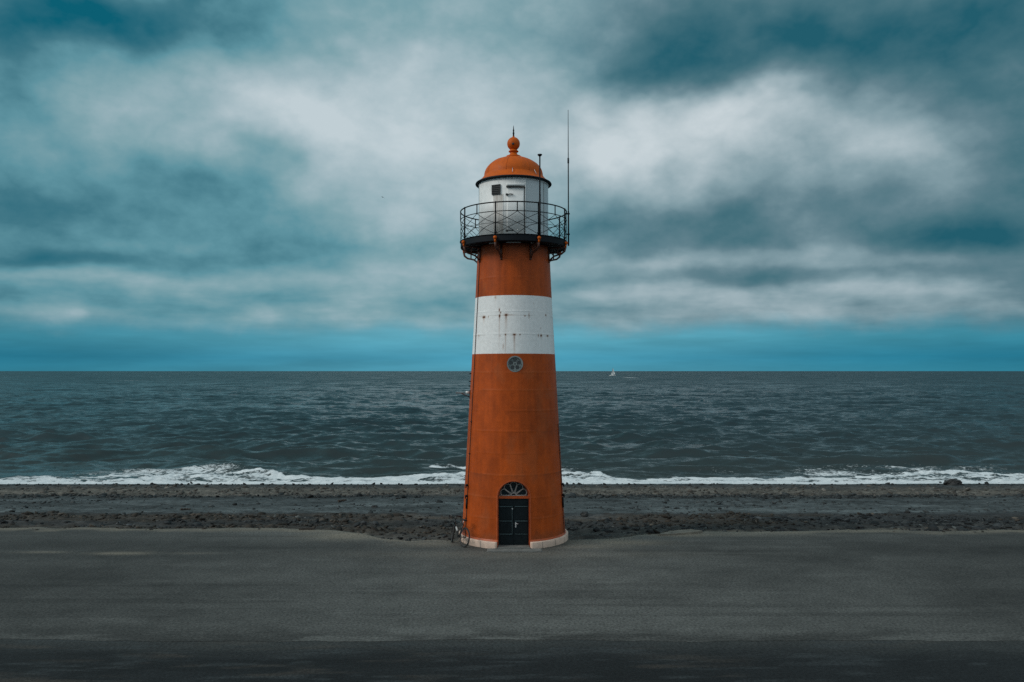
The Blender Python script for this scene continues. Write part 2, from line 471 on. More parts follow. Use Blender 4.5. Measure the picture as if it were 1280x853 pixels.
def build_ground():
    # asphalt of the dike road
    xs = np.concatenate([-np.geomspace(400, 30.5, 22), np.arange(-30, 30.01, 0.14), np.geomspace(30.5, 400, 22)])
    E = road_edge(xs) + edge_jag(xs)
    v = np.concatenate([np.arange(0, 0.985, 0.0042), [0.99, 1.0]])
    E0 = 19.25 + 0.34 * (fbm(xs * 0.25, xs * 0 + 1.7, 5, 3) - 0.5) + 0.16 * (fbm(xs * 2.2, xs * 0 + 8.7, 6, 4, 0.65) - 0.5)
    Y = E0[None, :] + v[:, None] * (E - E0)[None, :]
    X = np.broadcast_to(xs[None, :], Y.shape)
    Z = 0.012 * (fbm(X * 0.4, Y * 0.4, 51, 3) - 0.5)
    T = asphalt_tone(X, Y, np.array((0.072, 0.0735, 0.069)))
    # shade to both sides painted into the asphalt, palest by the tower; darker older lanes towards the sea side
    vignette = np.exp(-((X - 1.0) / 13.0) ** 2)
    T *= (0.66 + 0.46 * vignette)[..., None]
    dark = np.exp(-((Y - 29.3) / 1.3) ** 2) * (1 - np.exp(-(X / 5.0) ** 2)) * (0.5 + 0.7 * fbm(X * 0.2, Y * 0.8, 57, 3))
    T *= (1 - 0.30 * np.clip(dark, 0, 1))[..., None]
    wornrim = sstep(1.5, -0.1, Y - E0[None, :] + 0.9 * (fbm(X * 1.2, Y * 2.5, 59, 4, 0.65) - 0.5))
    T *= (1 - 0.55 * wornrim * sstep(0.35, 0.6, fbm(X * 0.5, Y * 1.5, 60, 4)))[..., None]
    sand = np.array((0.205, 0.180, 0.140))
    m = sstep(0.85, 0.0, (E[None, :] - Y) + 0.9 * (fbm(X * 0.8, Y * 1.8, 61, 4) - 0.5)) * 0.62
    for cx, cy, rx, ry, a in [(-13.75, 28.35, 0.95, 0.24, 0.62), (-16.6, 28.5, 0.8, 0.17, 0.38), (-6.3, 31.4, 1.7, 0.75, 0.62), (-10.0, 32.4, 2.0, 0.3, .35), (4.0, 30.2, 1.6, 0.5, 0.45),
                              (6.6, 31.6, 1.6, 0.4, 0.55), (-3.0, 29.9, 1.2, 0.5, 0.45), (-11.2, 28.35, .9, .16, .22), (2.9, 29.6, 1.3, 0.6, .35), (0.3, 28.2, 5.5, 0.6, .18), (9, 31.6, 3.0, .4, .3)]:
        q = ((X - cx) / rx) ** 2 + ((Y - cy) / ry) ** 2
        m = np.maximum(m, 1.25 * a * np.exp(-q) * (0.55 + 0.9 * fbm(X * 1.4, Y * 3.0, 67, 4)))
    m = np.clip(m, 0, 0.9)
    T = T * (1 - m[..., None]) + sand * m[..., None]
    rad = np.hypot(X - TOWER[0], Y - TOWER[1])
    contact_shade = sstep(2.75, 2.12, rad + 0.55 * (fbm(X * 2.2, Y * 2.2, 63, 4, 0.6) - 0.5)) * 0.45  # contact shade round the tower foot, painted into the asphalt tone
    T = T * (1 - contact_shade[..., None]) + np.array((0.040, 0.036, 0.030)) * contact_shade[..., None]
    # tar lines and a tyre curve
    for (x0, y0, x1, y1, wd, a) in [(-12.1, 27.9, -10.6, 26.8, 0.07, 0.35), (9.6, 23.5, 10.1, 23.3, 0.05, .5), (-9.1, 22.4, -8.8, 22.5, 0.05, .5)]:
        L2 = (x1 - x0) ** 2 + (y1 - y0) ** 2
        tt = np.clip(((X - x0) * (x1 - x0) + (Y - y0) * (y1 - y0)) / L2, 0, 1)
        dd = np.hypot(X - x0 - tt * (x1 - x0), Y - y0 - tt * (y1 - y0) - 0.25 * np.sin(tt * PI))
        T *= (1 - a * np.exp(-(dd / wd) ** 2))[..., None]
    Z = (Z + 0.004) * sstep(0.0, 0.03, v)[:, None]
    Xr = np.concatenate([X, X[-1:], X[:1] * 1.0], 0)
    Yr = np.concatenate([Y, Y[-1:] + 0.05, Y[:1]], 0)
    Zr = np.concatenate([Z, Z[-1:] * 0 - 0.22, Z[:1]], 0)
    Tr = np.concatenate([T, T[-1:] * 0.8, T[:1]], 0)
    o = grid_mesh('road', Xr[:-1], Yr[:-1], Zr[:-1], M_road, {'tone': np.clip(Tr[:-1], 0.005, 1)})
    o['kind'] = 'structure'
    # older dark verge on the land side, out behind the camera
    ys = np.concatenate([-np.geomspace(400, 12, 14), np.arange(-10, 12, 1.0), np.arange(12, 19.6, 0.05)])
    X, Y = np.meshgrid(xs, ys)
    Z = -0.005 + 0.003 * (fbm(X * 0.5, Y * 0.9, 71, 3) - 0.5)
    T = asphalt_tone(X, Y, np.array((0.0115, 0.0135, 0.0145)))
    st = sstep(0.50, 0.72, fbm(X * 0.6, Y * 3.4, 73, 5, 0.6)) * sstep(0.35, 0.65, fbm(X * 0.22, Y * 0.5, 75, 3))
    T = T * (1 - 0.75 * st[..., None]) + np.array((0.050, 0.043, 0.036)) * 0.75 * st[..., None]
    mixr = sstep(17.9, 19.3, Y + 1.2 * (fbm(X * 0.5, Y * 1.6, 78, 5, 0.62) - 0.5)) * 0.55
    T = T * (1 - mixr[..., None]) + asphalt_tone(X, Y, np.array((0.042, 0.045, 0.043))) * mixr[..., None]
    st2 = sstep(0.55, 0.75, fbm(X * 0.8, Y * 4.0, 77, 5, 0.62)) * 0.6
    T = T * (1 - st2[..., None]) + np.array((0.036, 0.042, 0.044)) * st2[..., None]
    o = grid_mesh('ground', X, Y, Z, M_road, {'tone': np.clip(T, 0.004, 1)})
    o['kind'] = 'structure'
    # beach
    xs = np.concatenate([-np.geomspace(600, 62, 30), np.arange(-60, 60.01, 0.15), np.geomspace(62, 600, 30)])
    ys = np.concatenate([np.arange(28.6, 42, 0.09), np.arange(42, 72, 0.16), np.geomspace(72, 95, 20)])
    X, Y = np.meshgrid(xs, ys)
    Z = ground_z(X, Y) + beach_detail(X, Y) * sstep(-0.3, 0.3, Y - road_edge(X) - edge_jag(X))
    W = Y + 4.5 * (fbm(X * 0.12, Y * 0.1, 81, 5, 0.6) - 0.5) * sstep(39, 46, Y) + 2.2 * (fbm(X * 0.7, Y * 0.5, 83, 4, 0.6) - 0.5)
    keys = [28, 33.2, 35.5, 39.3, 40.4, 41.4, 43.0, 46, 50.5, 52.6, 53.8, 55.2, 60.5, 63, 66, 70]
    cols = np.array([(.06, .058, .052), (.050, .047, .042), (.034, .034, .033), (.036, .037, .037), (.034, .036, .037), (.070, .080, .081), (.058, .067, .068), (.052, .060, .061), (.047, .054, .055),
                     (.036, .042, .043), (.046, .047, .045), (.092, .084, .072), (.100, .092, .078), (.062, .062, .058), (.038, .042, .043), (.030, .034, .036)])
    T = np.stack([np.interp(W, keys, cols[:, k]) for k in range(3)], -1)
    k1 = 1 + 1.5 * (fbm(X * 0.35, Y * 0.6, 85, 5, 0.62) - 0.5) + 1.1 * (fbm(X * 1.9, Y * 1.6, 87, 4, 0.62) - 0.5)
    k1 = np.clip(k1, 0.25, 2.2)
    T *= k1[..., None]
    rub = 1 - sstep(39.3, 41.0, W)
    br = sstep(0.52, 0.72, fbm(X * 0.11, Y * 0.45, 89, 4)) * rub
    T = T * (1 - 0.7 * br[..., None]) + np.array((.046, .037, .028)) * 0.7 * br[..., None]
    flow = sstep(0.52, 0.62, fbm(X * 0.16 + Y * 0.05, Y * 0.55, 91, 4)) * sstep(41, 43, W) * (1 - sstep(50.5, 53, W))
    T *= (1 + 0.45 * flow)[..., None]
    # paler run-off lip where the smooth dark slope meets the rubble by the tower
    lip = np.exp(-((Y - 38.6) / 1.5) ** 2) * (np.exp(-((X - 3.6) / 1.8) ** 2) + np.exp(-((X + 4.0) / 2.2) ** 2))
    T *= (1 + 0.9 * lip)[..., None]
    # sand drifted along the asphalt edge
    d = Y - road_edge(X) - edge_jag(X)
    sd_ = sstep(0.75, 0.0, d + 0.8 * (fbm(X * 1.1, Y * 2.0, 93, 3) - 0.5)) * 0.75
    T = T * (1 - sd_[..., None]) + np.array((.175, .155, .122)) * sd_[..., None]
    o = grid_mesh('beach', X, Y, Z, M_beach, {'tone': np.clip(T, 0.006, 1)})
    o['kind'] = 'structure'
build_ground()

# stones: nobody could count them
def stones(name, label, cat, pts, sizes, tones, flat, seed):
    bm = bmesh.new(); bmesh.ops.create_icosphere(bm, subdivisions=1, radius=1)
    bm.verts.ensure_lookup_table()
    bv = np.array([v.co[:] for v in bm.verts]); bf = np.array([[v.index for v in f.verts] for f in bm.faces]); bm.free()
    r = np.random.default_rng(seed)
    n = len(pts); nv = len(bv)
    a = r.uniform(0, 2 * PI, n); tilt = r.normal(0, 0.28, (n, 2))
    sc = np.stack([sizes * r.uniform(0.75, 1.35, n), sizes * r.uniform(0.65, 1.1, n), sizes * flat * r.uniform(0.7, 1.3, n)], -1)
    V = bv[None] * (1 + r.normal(0, 0.16, (n, nv, 1)))
    V = np.sign(V) * np.abs(V) ** 0.85
    V = V * sc[:, None]
    V[..., 2] += V[..., 0] * tilt[:, :1] + V[..., 1] * tilt[:, 1:]
    c, s = np.cos(a)[:, None], np.sin(a)[:, None]
    x = V[..., 0] * c - V[..., 1] * s; y = V[..., 0] * s + V[..., 1] * c
    P = np.stack([x + pts[:, :1], y + pts[:, 1:2], V[..., 2] + pts[:, 2:3]], -1).reshape(-1, 3)
    F = (bf[None] + (np.arange(n) * nv)[:, None, None]).reshape(-1, 3)
    me = bpy.data.meshes.new(name)
    me.vertices.add(len(P)); me.vertices.foreach_set('co', P.ravel().astype(np.float32))
    me.loops.add(F.size); me.loops.foreach_set('vertex_index', F.ravel().astype(np.int32))
    me.polygons.add(len(F))
    me.polygons.foreach_set('loop_start', np.arange(0, F.size, 3, dtype=np.int32))
    me.polygons.foreach_set('loop_total', np.full(len(F), 3, np.int32))
    me.update(calc_edges=True)
    at = me.attributes.new('tone', 'FLOAT_COLOR', 'POINT')
    cc = np.repeat(np.concatenate([tones, np.ones((n, 1))], -1), nv, 0)
    at.data.foreach_set('color', cc.ravel().astype(np.float32))
    me.materials.append(M_stone)
    o = bpy.data.objects.new(name, me); COL.objects.link(o)
    o['kind'] = 'stuff'; tag(o, label, cat)
    return o

def build_stones():
    # rubble between road and slope
    n = 15000
    x = rng.uniform(-46, 46, n); u = rng.uniform(0, 1, n)
    y0 = road_edge(x) + edge_jag(x) + 0.1 - 0.7 * rng.uniform(0, 1, n) ** 4
    y = y0 + (40.7 - y0) * u
    keep = np.hypot(x - TOWER[0], y - TOWER[1]) > 2.35
    # near the tower the rubble gives way to the smooth slope further in
    lim = 40.7 - 2.2 * np.clip(fbm(x * 0.3, x * 0 + 1, 105, 4, 0.6) - 0.30, 0, 1) * 2 - 2.6 * np.exp(-((x - 3.4) / 2.0) ** 2) - 2.2 * np.exp(-((x + 4.0) / 2.4) ** 2)
    keep &= y < lim
    keep &= fbm(x * 0.35, y * 0.7, 101, 4, 0.6) > rng.uniform(0.28, 0.60, n)
    x, y = x[keep], y[keep]; n = len(x)
    s = np.clip(rng.lognormal(-2.75, 0.50, n), 0.03, 0.24)
    onroad = y < road_edge(x) + edge_jag(x) + 0.05
    s = np.where(onroad, s * 0.7, s)
    z = np.where(onroad, 0.0, ground_z(x, y) + beach_detail(x, y)) + s * 0.10
    k = rng.lognormal(-0.05, 0.45, n)[:, None]
    t = np.array((0.026, 0.028, 0.029)) * k
    bm_ = (fbm(x * 0.11, y * 0.45, 89, 4) > 0.56)[:, None]
    t = np.where(bm_, np.array((0.036, 0.030, 0.024)) * k, t)
    pale = rng.uniform(0, 1, n) > 0.985
    t[pale] = np.array((0.10, 0.105, 0.10)) * rng.uniform(0.7, 1.2, (pale.sum(), 1))
    stones('rubble_stones', 'dark broken rubble stones lying between asphalt edge and grey slope', 'rubble', np.stack([x, y, z], -1), s, t, 0.42, 3)
    # shingle near the water
    n = 12000
    x = rng.uniform(-52, 52, n)
    y = np.where(rng.uniform(0, 1, n) < 0.55, rng.normal(53.6, 0.8, n), rng.uniform(52.5, 64.5, n))
    keep = fbm(x * 0.25, y * 0.5, 103, 4, 0.6) > rng.uniform(0.28, 0.62, n)
    x, y = x[keep], y[keep]; n = len(x)
    s = np.clip(rng.lognormal(-2.6, 0.5, n), 0.04, 0.30)
    z = ground_z(x, y) + beach_detail(x, y) + s * 0.12
    k = rng.lognormal(-0.05, 0.35, n)[:, None]
    t = np.where((y < 54.4)[:, None], np.array((0.030, 0.034, 0.035)), np.array((0.075, 0.070, 0.062))) * k
    stones('shingle_stones', 'brown and dark shingle stones along the upper beach by the surf', 'shingle', np.stack([x, y, z], -1), s, t, 0.5, 4)
    # loose pebbles strewn over the smooth slope between the two
    n = 5000
    x = rng.uniform(-46, 46, n); y = rng.uniform(38.5, 53.5, n)
    keep = fbm(x * 0.3, y * 0.5, 107, 4, 0.6) > rng.uniform(0.40, 0.70, n)
    x, y = x[keep], y[keep]; n = len(x)
    s = np.clip(rng.lognormal(-2.85, 0.45, n), 0.03, 0.2)
    z = ground_z(x, y) + beach_detail(x, y) + s * 0.12
    t = np.array((0.036, 0.041, 0.042)) * rng.lognormal(0, 0.45, n)[:, None]
    stones('slope_pebbles', 'loose dark pebbles strewn over the smooth grey slope', 'pebbles', np.stack([x, y, z], -1), s, t, 0.45, 6)
    # wet stones at the very waterline
    n = 650
    x = rng.uniform(-52, 52, n); y = rng.normal(66.3, 0.55, n)
    s = np.clip(rng.lognormal(-2.6, 0.45, n), 0.04, 0.2)
    z = np.maximum(ground_z(x, y), SEA - 0.02) + s * 0.15
    t = np.array((0.020, 0.023, 0.024)) * rng.lognormal(0, 0.3, n)[:, None]
    stones('waterline_stones', 'wet black stones at the edge of the surf', 'stones', np.stack([x, y, z], -1), s, t, 0.6, 5)
build_stones()

# ------------------------------------------------------------------ sea
def surf_top(x):
    """seaward limit of the white water along the shore"""
    px = np.array([-400, -100, 0, 100, 200, 300, 332, 350, 400, 450, 520, 570, 640, 700, 752, 768, 850, 950, 1050, 1100, 1200, 1280, 1400, 1700])
    py = np.array([597, 598, 598.5, 597, 593.5, 590.5, 591.5, 596, 597, 597.5, 595.5, 594, 592, 591.5, 592.5, 598, 598.5, 598, 597, 593, 591, 593.5, 597, 596])
    s = -((0.0375 + (426.5 - py) / 1000) / (1 - 0.0375 * (426.5 - py) / 1000))
    Yt = (CAM_H - SEA) / s
    return np.interp(x, (px - 640) / 1000 * 72.0, Yt)

def build_sea():
    ys = [63.5]
    while ys[-1] < 620:
        Y = ys[-1]
        ys.append(Y + min(max(Y * Y / 7520 / 4.0, 0.15), 1.5 + max(0, Y - 300) * 0.012))
    s = np.linspace((CAM_H - SEA) / ys[-1], (CAM_H - SEA) / 60000, 90)[1:]
    ys = np.concatenate([ys, (CAM_H - SEA) / s])
    dy = np.gradient(ys)
    t = np.linspace(-1, 1, 1500)
    Y = np.broadcast_to(ys[:, None], (len(ys), len(t)))
    X = t[None, :] * (0.78 * ys + 22)[:, None]
    H = np.zeros_like(Y); DX = np.zeros_like(Y); DY = np.zeros_like(Y)
    r = np.random.default_rng(5)
    depth = sstep(66, 90, Y) * 0.8 + 0.2
    for i in range(64):
        lam = 1.6 * (16.0 / 1.6) ** (i / 63.0)
        th = r.normal(0.08, 0.45)
        kx, ky = math.sin(th) * 2 * PI / lam, math.cos(th) * 2 * PI / lam
        amp = 0.0150 * lam ** 0.52
        wgt = np.clip((lam * 0.5 / np.maximum(dy, 1e-6) - 0.9) / 0.6, 0, 1)[:, None]
        if wgt.max() <= 0: continue
        # wave groups
        gx = sstep(0.15, 0.85, vnoise(X / (lam * 2.6) + i * 3.7, Y / (lam * 2.0) - i * 1.3, 200 + i)) * 1.9
        ph = kx * X + ky * Y + r.uniform(0, 2 * PI) + 1.8 * vnoise(X / (lam * 3), Y / (lam * 3), 300 + i)
        c = np.sin(ph)
        aw = amp * wgt * gx * depth
        H += aw * (c + 0.20 * np.sin(2 * ph))
        D = 0.62 * aw * np.cos(ph)
        DX += D * math.sin(th); DY += D * math.cos(th)
    # shoaling swells: long unbroken ridges just outside the surf
    sw = np.zeros_like(Y)
    for (yc, amp, wf, wb, sd, freq) in [(80.3, 0.66, 1.0, 2.8, 11, 0.035), (76.2, 0.36, 0.8, 1.8, 13, 0.06), (88.0, 0.54, 1.2, 3.2, 17, 0.03), (98.0, 0.42, 1.8, 3.4, 19, 0.028), (112.0, .40, 2.0, 3.6, 23, .022), (130, .36, 2.2, 4, 29, .02), (155, .34, 2.4, 4.6, 31, .018)]:
        yy = yc + 5.0 * (fbm(X * freq * 0.6, X * 0 + sd, sd, 3) - 0.5)
        am = amp * sstep(0.30, 0.68, fbm(X * freq, X * 0 + sd * 1.7, sd + 50, 3))
        d = Y - yy
        sw += am * np.where(d < 0, np.exp(-(d / wf) ** 2), np.exp(-(d / wb) ** 2))
    top = surf_top(X)
    H += sw * sstep(-0.5, 3.5, Y - top)
    # surf
    top = surf_top(X) + 1.1 * (fbm(X * 0.25, Y * 0.2, 111, 3) - 0.5) + 2.0 * (fbm(X * 0.9, Y * 0.5, 112, 4, 0.6) - 0.5)
    shore = 66.95 + 0.35 * (fbm(X * 0.08, X * 0 + 4, 113, 3) - 0.5) + 0.22 * (fbm(X * 0.9, X * 0 + 9, 117, 3) - 0.5)
    lump = np.clip(fbm(X * 1.3, Y * 1.0, 115, 4, 0.6) * 2 - 0.5, 0, 1)
    inside = sstep(0.6, -0.8, Y - top)
    wide = np.clip((top - 70.0) / 5.0, 0, 1)
    H += inside * sstep(67.2, 69.5, Y) * (0.04 + 0.14 * wide) * (0.3 + 1.2 * lump)
    det = np.clip((fbm(X * 0.55, Y * 1.3, 114, 5, 0.6) - 0.28) / 0.44, 0, 1)
    front = np.exp(-((Y - top + 0.7) / 0.9) ** 2)
    F = inside * (0.27 + 0.72 * det + 0.42 * front)
    F = np.maximum(F, sstep(69.8, 67.9, Y) * (0.74 + 0.5 * det))
    band = sstep(0.52, 0.66, fbm(X * 0.11, Y * 0.8, 119, 3)) * sstep(69.2, 70.5, Y)
    F *= 1 - 0.55 * band
    # lace left behind by the last wave
    lace = np.exp(-((Y - top - 1.5) / 3.2) ** 2) * (0.10 + 0.50 * sstep(0.35, 0.7, fbm(X * 0.10, Y * 0.2, 121, 3)))
    F = np.maximum(F, lace)
    # breaking crests
    def patch(px0, px1, py, wy, a):
        s_ = -((0.0375 + (426.5 - py) / 1000) / (1 - 0.0375 * (426.5 - py) / 1000)); yc = (CAM_H - SEA) / s_
        xa, xb = (px0 - 640) / 1000 * yc, (px1 - 640) / 1000 * yc
        w = (xb - xa) * 0.12 + 0.3
        e = sstep(xa - w, xa + w, X) * sstep(xb + w, xb - w, X)
        return a * e * np.exp(-((Y - yc - 1.6 * (fbm(X * 0.4, X * 0 + 2, 131, 3) - 0.5)) / wy) ** 2), yc
    for args in [(538, 640, 584, 1.3, 1.15), (640, 722, 593, 1.4, 1.0), (842, 873, 583.0, 0.5, 0.95), (208, 214, 577, 0.5, 0.6), (1090, 1150, 587, .9, .5)]:
        p, yc = patch(*args)
        F = np.maximum(F, p * (0.45 + 0.75 * np.clip((fbm(X * 0.9, Y * 1.2, 141, 4) - 0.3) / 0.4, 0, 1))); H += 0.12 * np.clip(p, 0, 1)
    # scattered whitecaps out to sea
    r = np.random.default_rng(9)
    caps = [(787, 472.3, 5, 1.0), (28, 471, 3, .55), (205, 470.5, 3, .6), (163, 476, 7, .6), (1108, 520.5, 3, .7), (365, 473, 3, .5), (900, 474.5, 3, .5), (90, 480, 3, .5), (300, 486, 3, .5), (480, 478, 4, .55), (1010, 490, 3, .5), (1190, 484, 3, .5), (830, 497, 3, .5), (410, 505, 2.5, .5), (1230, 473, 4, .5)]
    for px, py, wpx, a in caps:
        s_ = -((0.0375 + (426.5 - py) / 1000) / (1 - 0.0375 * (426.5 - py) / 1000)); yc = (CAM_H - SEA) / s_
        xc = (px - 640) / 1000 * yc; wx = wpx / 2000 * yc
        F = np.maximum(F, a * np.exp(-((X - xc) / wx) ** 4 - ((Y - yc) / (0.0036 * yc * yc / 60)) ** 2))
    H *= sstep(66.2, 68.5, Y)
    Z = SEA + H
    Z = np.where(Y < shore, SEA - 0.25 * (shore - Y), Z)
    F = np.clip(F * sstep(-0.05, 0.25, Y - shore) * 1.05, 0, 1.3)
    shallow = np.exp(-np.maximum(Y - 68, 0) / 45.0)
    mt, nt, b = material('sea_water')
    geo = nt.n.new('ShaderNodeNewGeometry')
    def slope(scale_xyz, scale, detail, rough, dist):
        v = nt.noise(nt.coord('Object', scale_xyz), scale, detail, rough, dist, 1)
        sub = nt.n.new('ShaderNodeVectorMath'); sub.operation = 'SUBTRACT'
        nt.l.new(v, sub.inputs[0]); sub.inputs[1].default_value = (0.5, 0.5, 0.5)
        return sub.outputs[0]
    def vmul(v, k):
        nd = nt.n.new('ShaderNodeVectorMath'); nd.operation = 'MULTIPLY'
        nt.l.new(v, nd.inputs[0]); nd.inputs[1].default_value = k
        return nd.outputs[0]
    def vadd(a_, b_):
        nd = nt.n.new('ShaderNodeVectorMath'); nd.operation = 'ADD'
        nt.l.new(a_, nd.inputs[0]); nt.put(nd.inputs[1], b_)
        return nd.outputs[0]
    s1 = vmul(slope((0.75, 1.0, 1.0), 1.3, 5, 0.80, 0.0), (0.5, 1.1, 0.0))      # ripples and chop
    s2 = vmul(slope((0.60, 1.0, 1.0), 0.050, 7, 0.92, 0.0), (0.5, 2.2, 0.0))     # wave groups further out
    sepp = nt.n.new('ShaderNodeSeparateXYZ'); nt.l.new(nt.coord('Object'), sepp.inputs[0])
    shore_tilt = nt.n.new('ShaderNodeCombineXYZ')                                        # normals tilted shorewards, more further out, to darken the reflected sky
    nt.put(shore_tilt.inputs[1], nt.mapr(sepp.outputs[1], 90.0, 900.0, -0.12, -0.30, True))
    wsum = vadd(vadd(vadd(geo.outputs['Normal'], s1), s2), shore_tilt.outputs[0])
    nn = nt.n.new('ShaderNodeVectorMath'); nn.operation = 'NORMALIZE'; nt.l.new(wsum, nn.inputs[0])
    wn = nn.outputs[0]
    Fo = nt.attr('foam', 'Fac'); Sh = nt.attr('shallow', 'Fac')
    fco = nt.coord('Object', (0.75, 1.0, 1.0))
    fn = nt.noise(fco, 2.0, 8, 0.66, 1.4)
    fn2 = nt.noise(fco, 0.7, 5, 0.6, 2.2)
    ridge = nt.m('ABSOLUTE', nt.m('SUBTRACT', fn2, 0.5))
    thr = nt.m('ADD', nt.m('MULTIPLY', nt.mapr(fn, 0.32, 0.68), 0.55), nt.m('MULTIPLY', nt.mapr(ridge, 0.0, 0.16), 0.45))
    fm = nt.mapr(nt.m('SUBTRACT', Fo, thr), -0.12, 0.22, 0.0, 1.0, True)
    fm = nt.m('MULTIPLY', fm, nt.mapr(Fo, 0.04, 0.14, 0.0, 1.0))
    tint = nt.noise(nt.coord('Object', (0.05, 0.12, 1)), 0.4, 4, 0.6)
    deepc = nt.mix(nt.mapr(tint, 0.35, 0.65), (0.010, 0.029, 0.037), (0.020, 0.045, 0.054))
    wc = nt.mix(Sh, deepc, (0.030, 0.041, 0.040))
    foamc = nt.mix(nt.mapr(fn, 0.3, 0.7), (0.50, 0.56, 0.58), (0.80, 0.83, 0.84))
    nt.put(b.inputs['Base Color'], nt.mix(fm, wc, foamc))
    nt.put(b.inputs['Roughness'], nt.m('ADD', 0.20, nt.m('MULTIPLY', fm, 0.65)))
    b.inputs['IOR'].default_value = 1.333; b.inputs['Specular IOR Level'].default_value = 0.42
    nt.put(b.inputs['Normal'], nt.bump(nt.m('MULTIPLY', fm, nt.m('ADD', 0.4, fn)), 0.6, 0.15, wn))
    calm = sstep(67.5, 72, Y)
    X = X + DX * calm; Y = Y + DY * calm
    o = grid_mesh('sea', X, Y, Z, mt, {'foam': F, 'shallow': shallow})
    o['kind'] = 'structure'
build_sea()

# ------------------------------------------------------------------ lighthouse
def wall_r(z):
    return np.interp(z, [-0.6, 0.2, 0.7, 2.2, 7.05, 9.2, 10.9, 11.3], [2.02, 1.985, 1.95, 1.868, 1.600, 1.482, 1.405, 1.40])

def polar(r, deg, z):
    a = R(deg)
    return (r * math.sin(a), -r * math.cos(a), z)

LH = thing('lighthouse', 'tall orange lighthouse with one white band standing between the road and the sea', 'lighthouse', (TOWER[0], TOWER[1], 0))
DOOR_HW, SPRING = 0.585, 1.82
ROSE_Z, ROSE_R = 6.66, 0.275

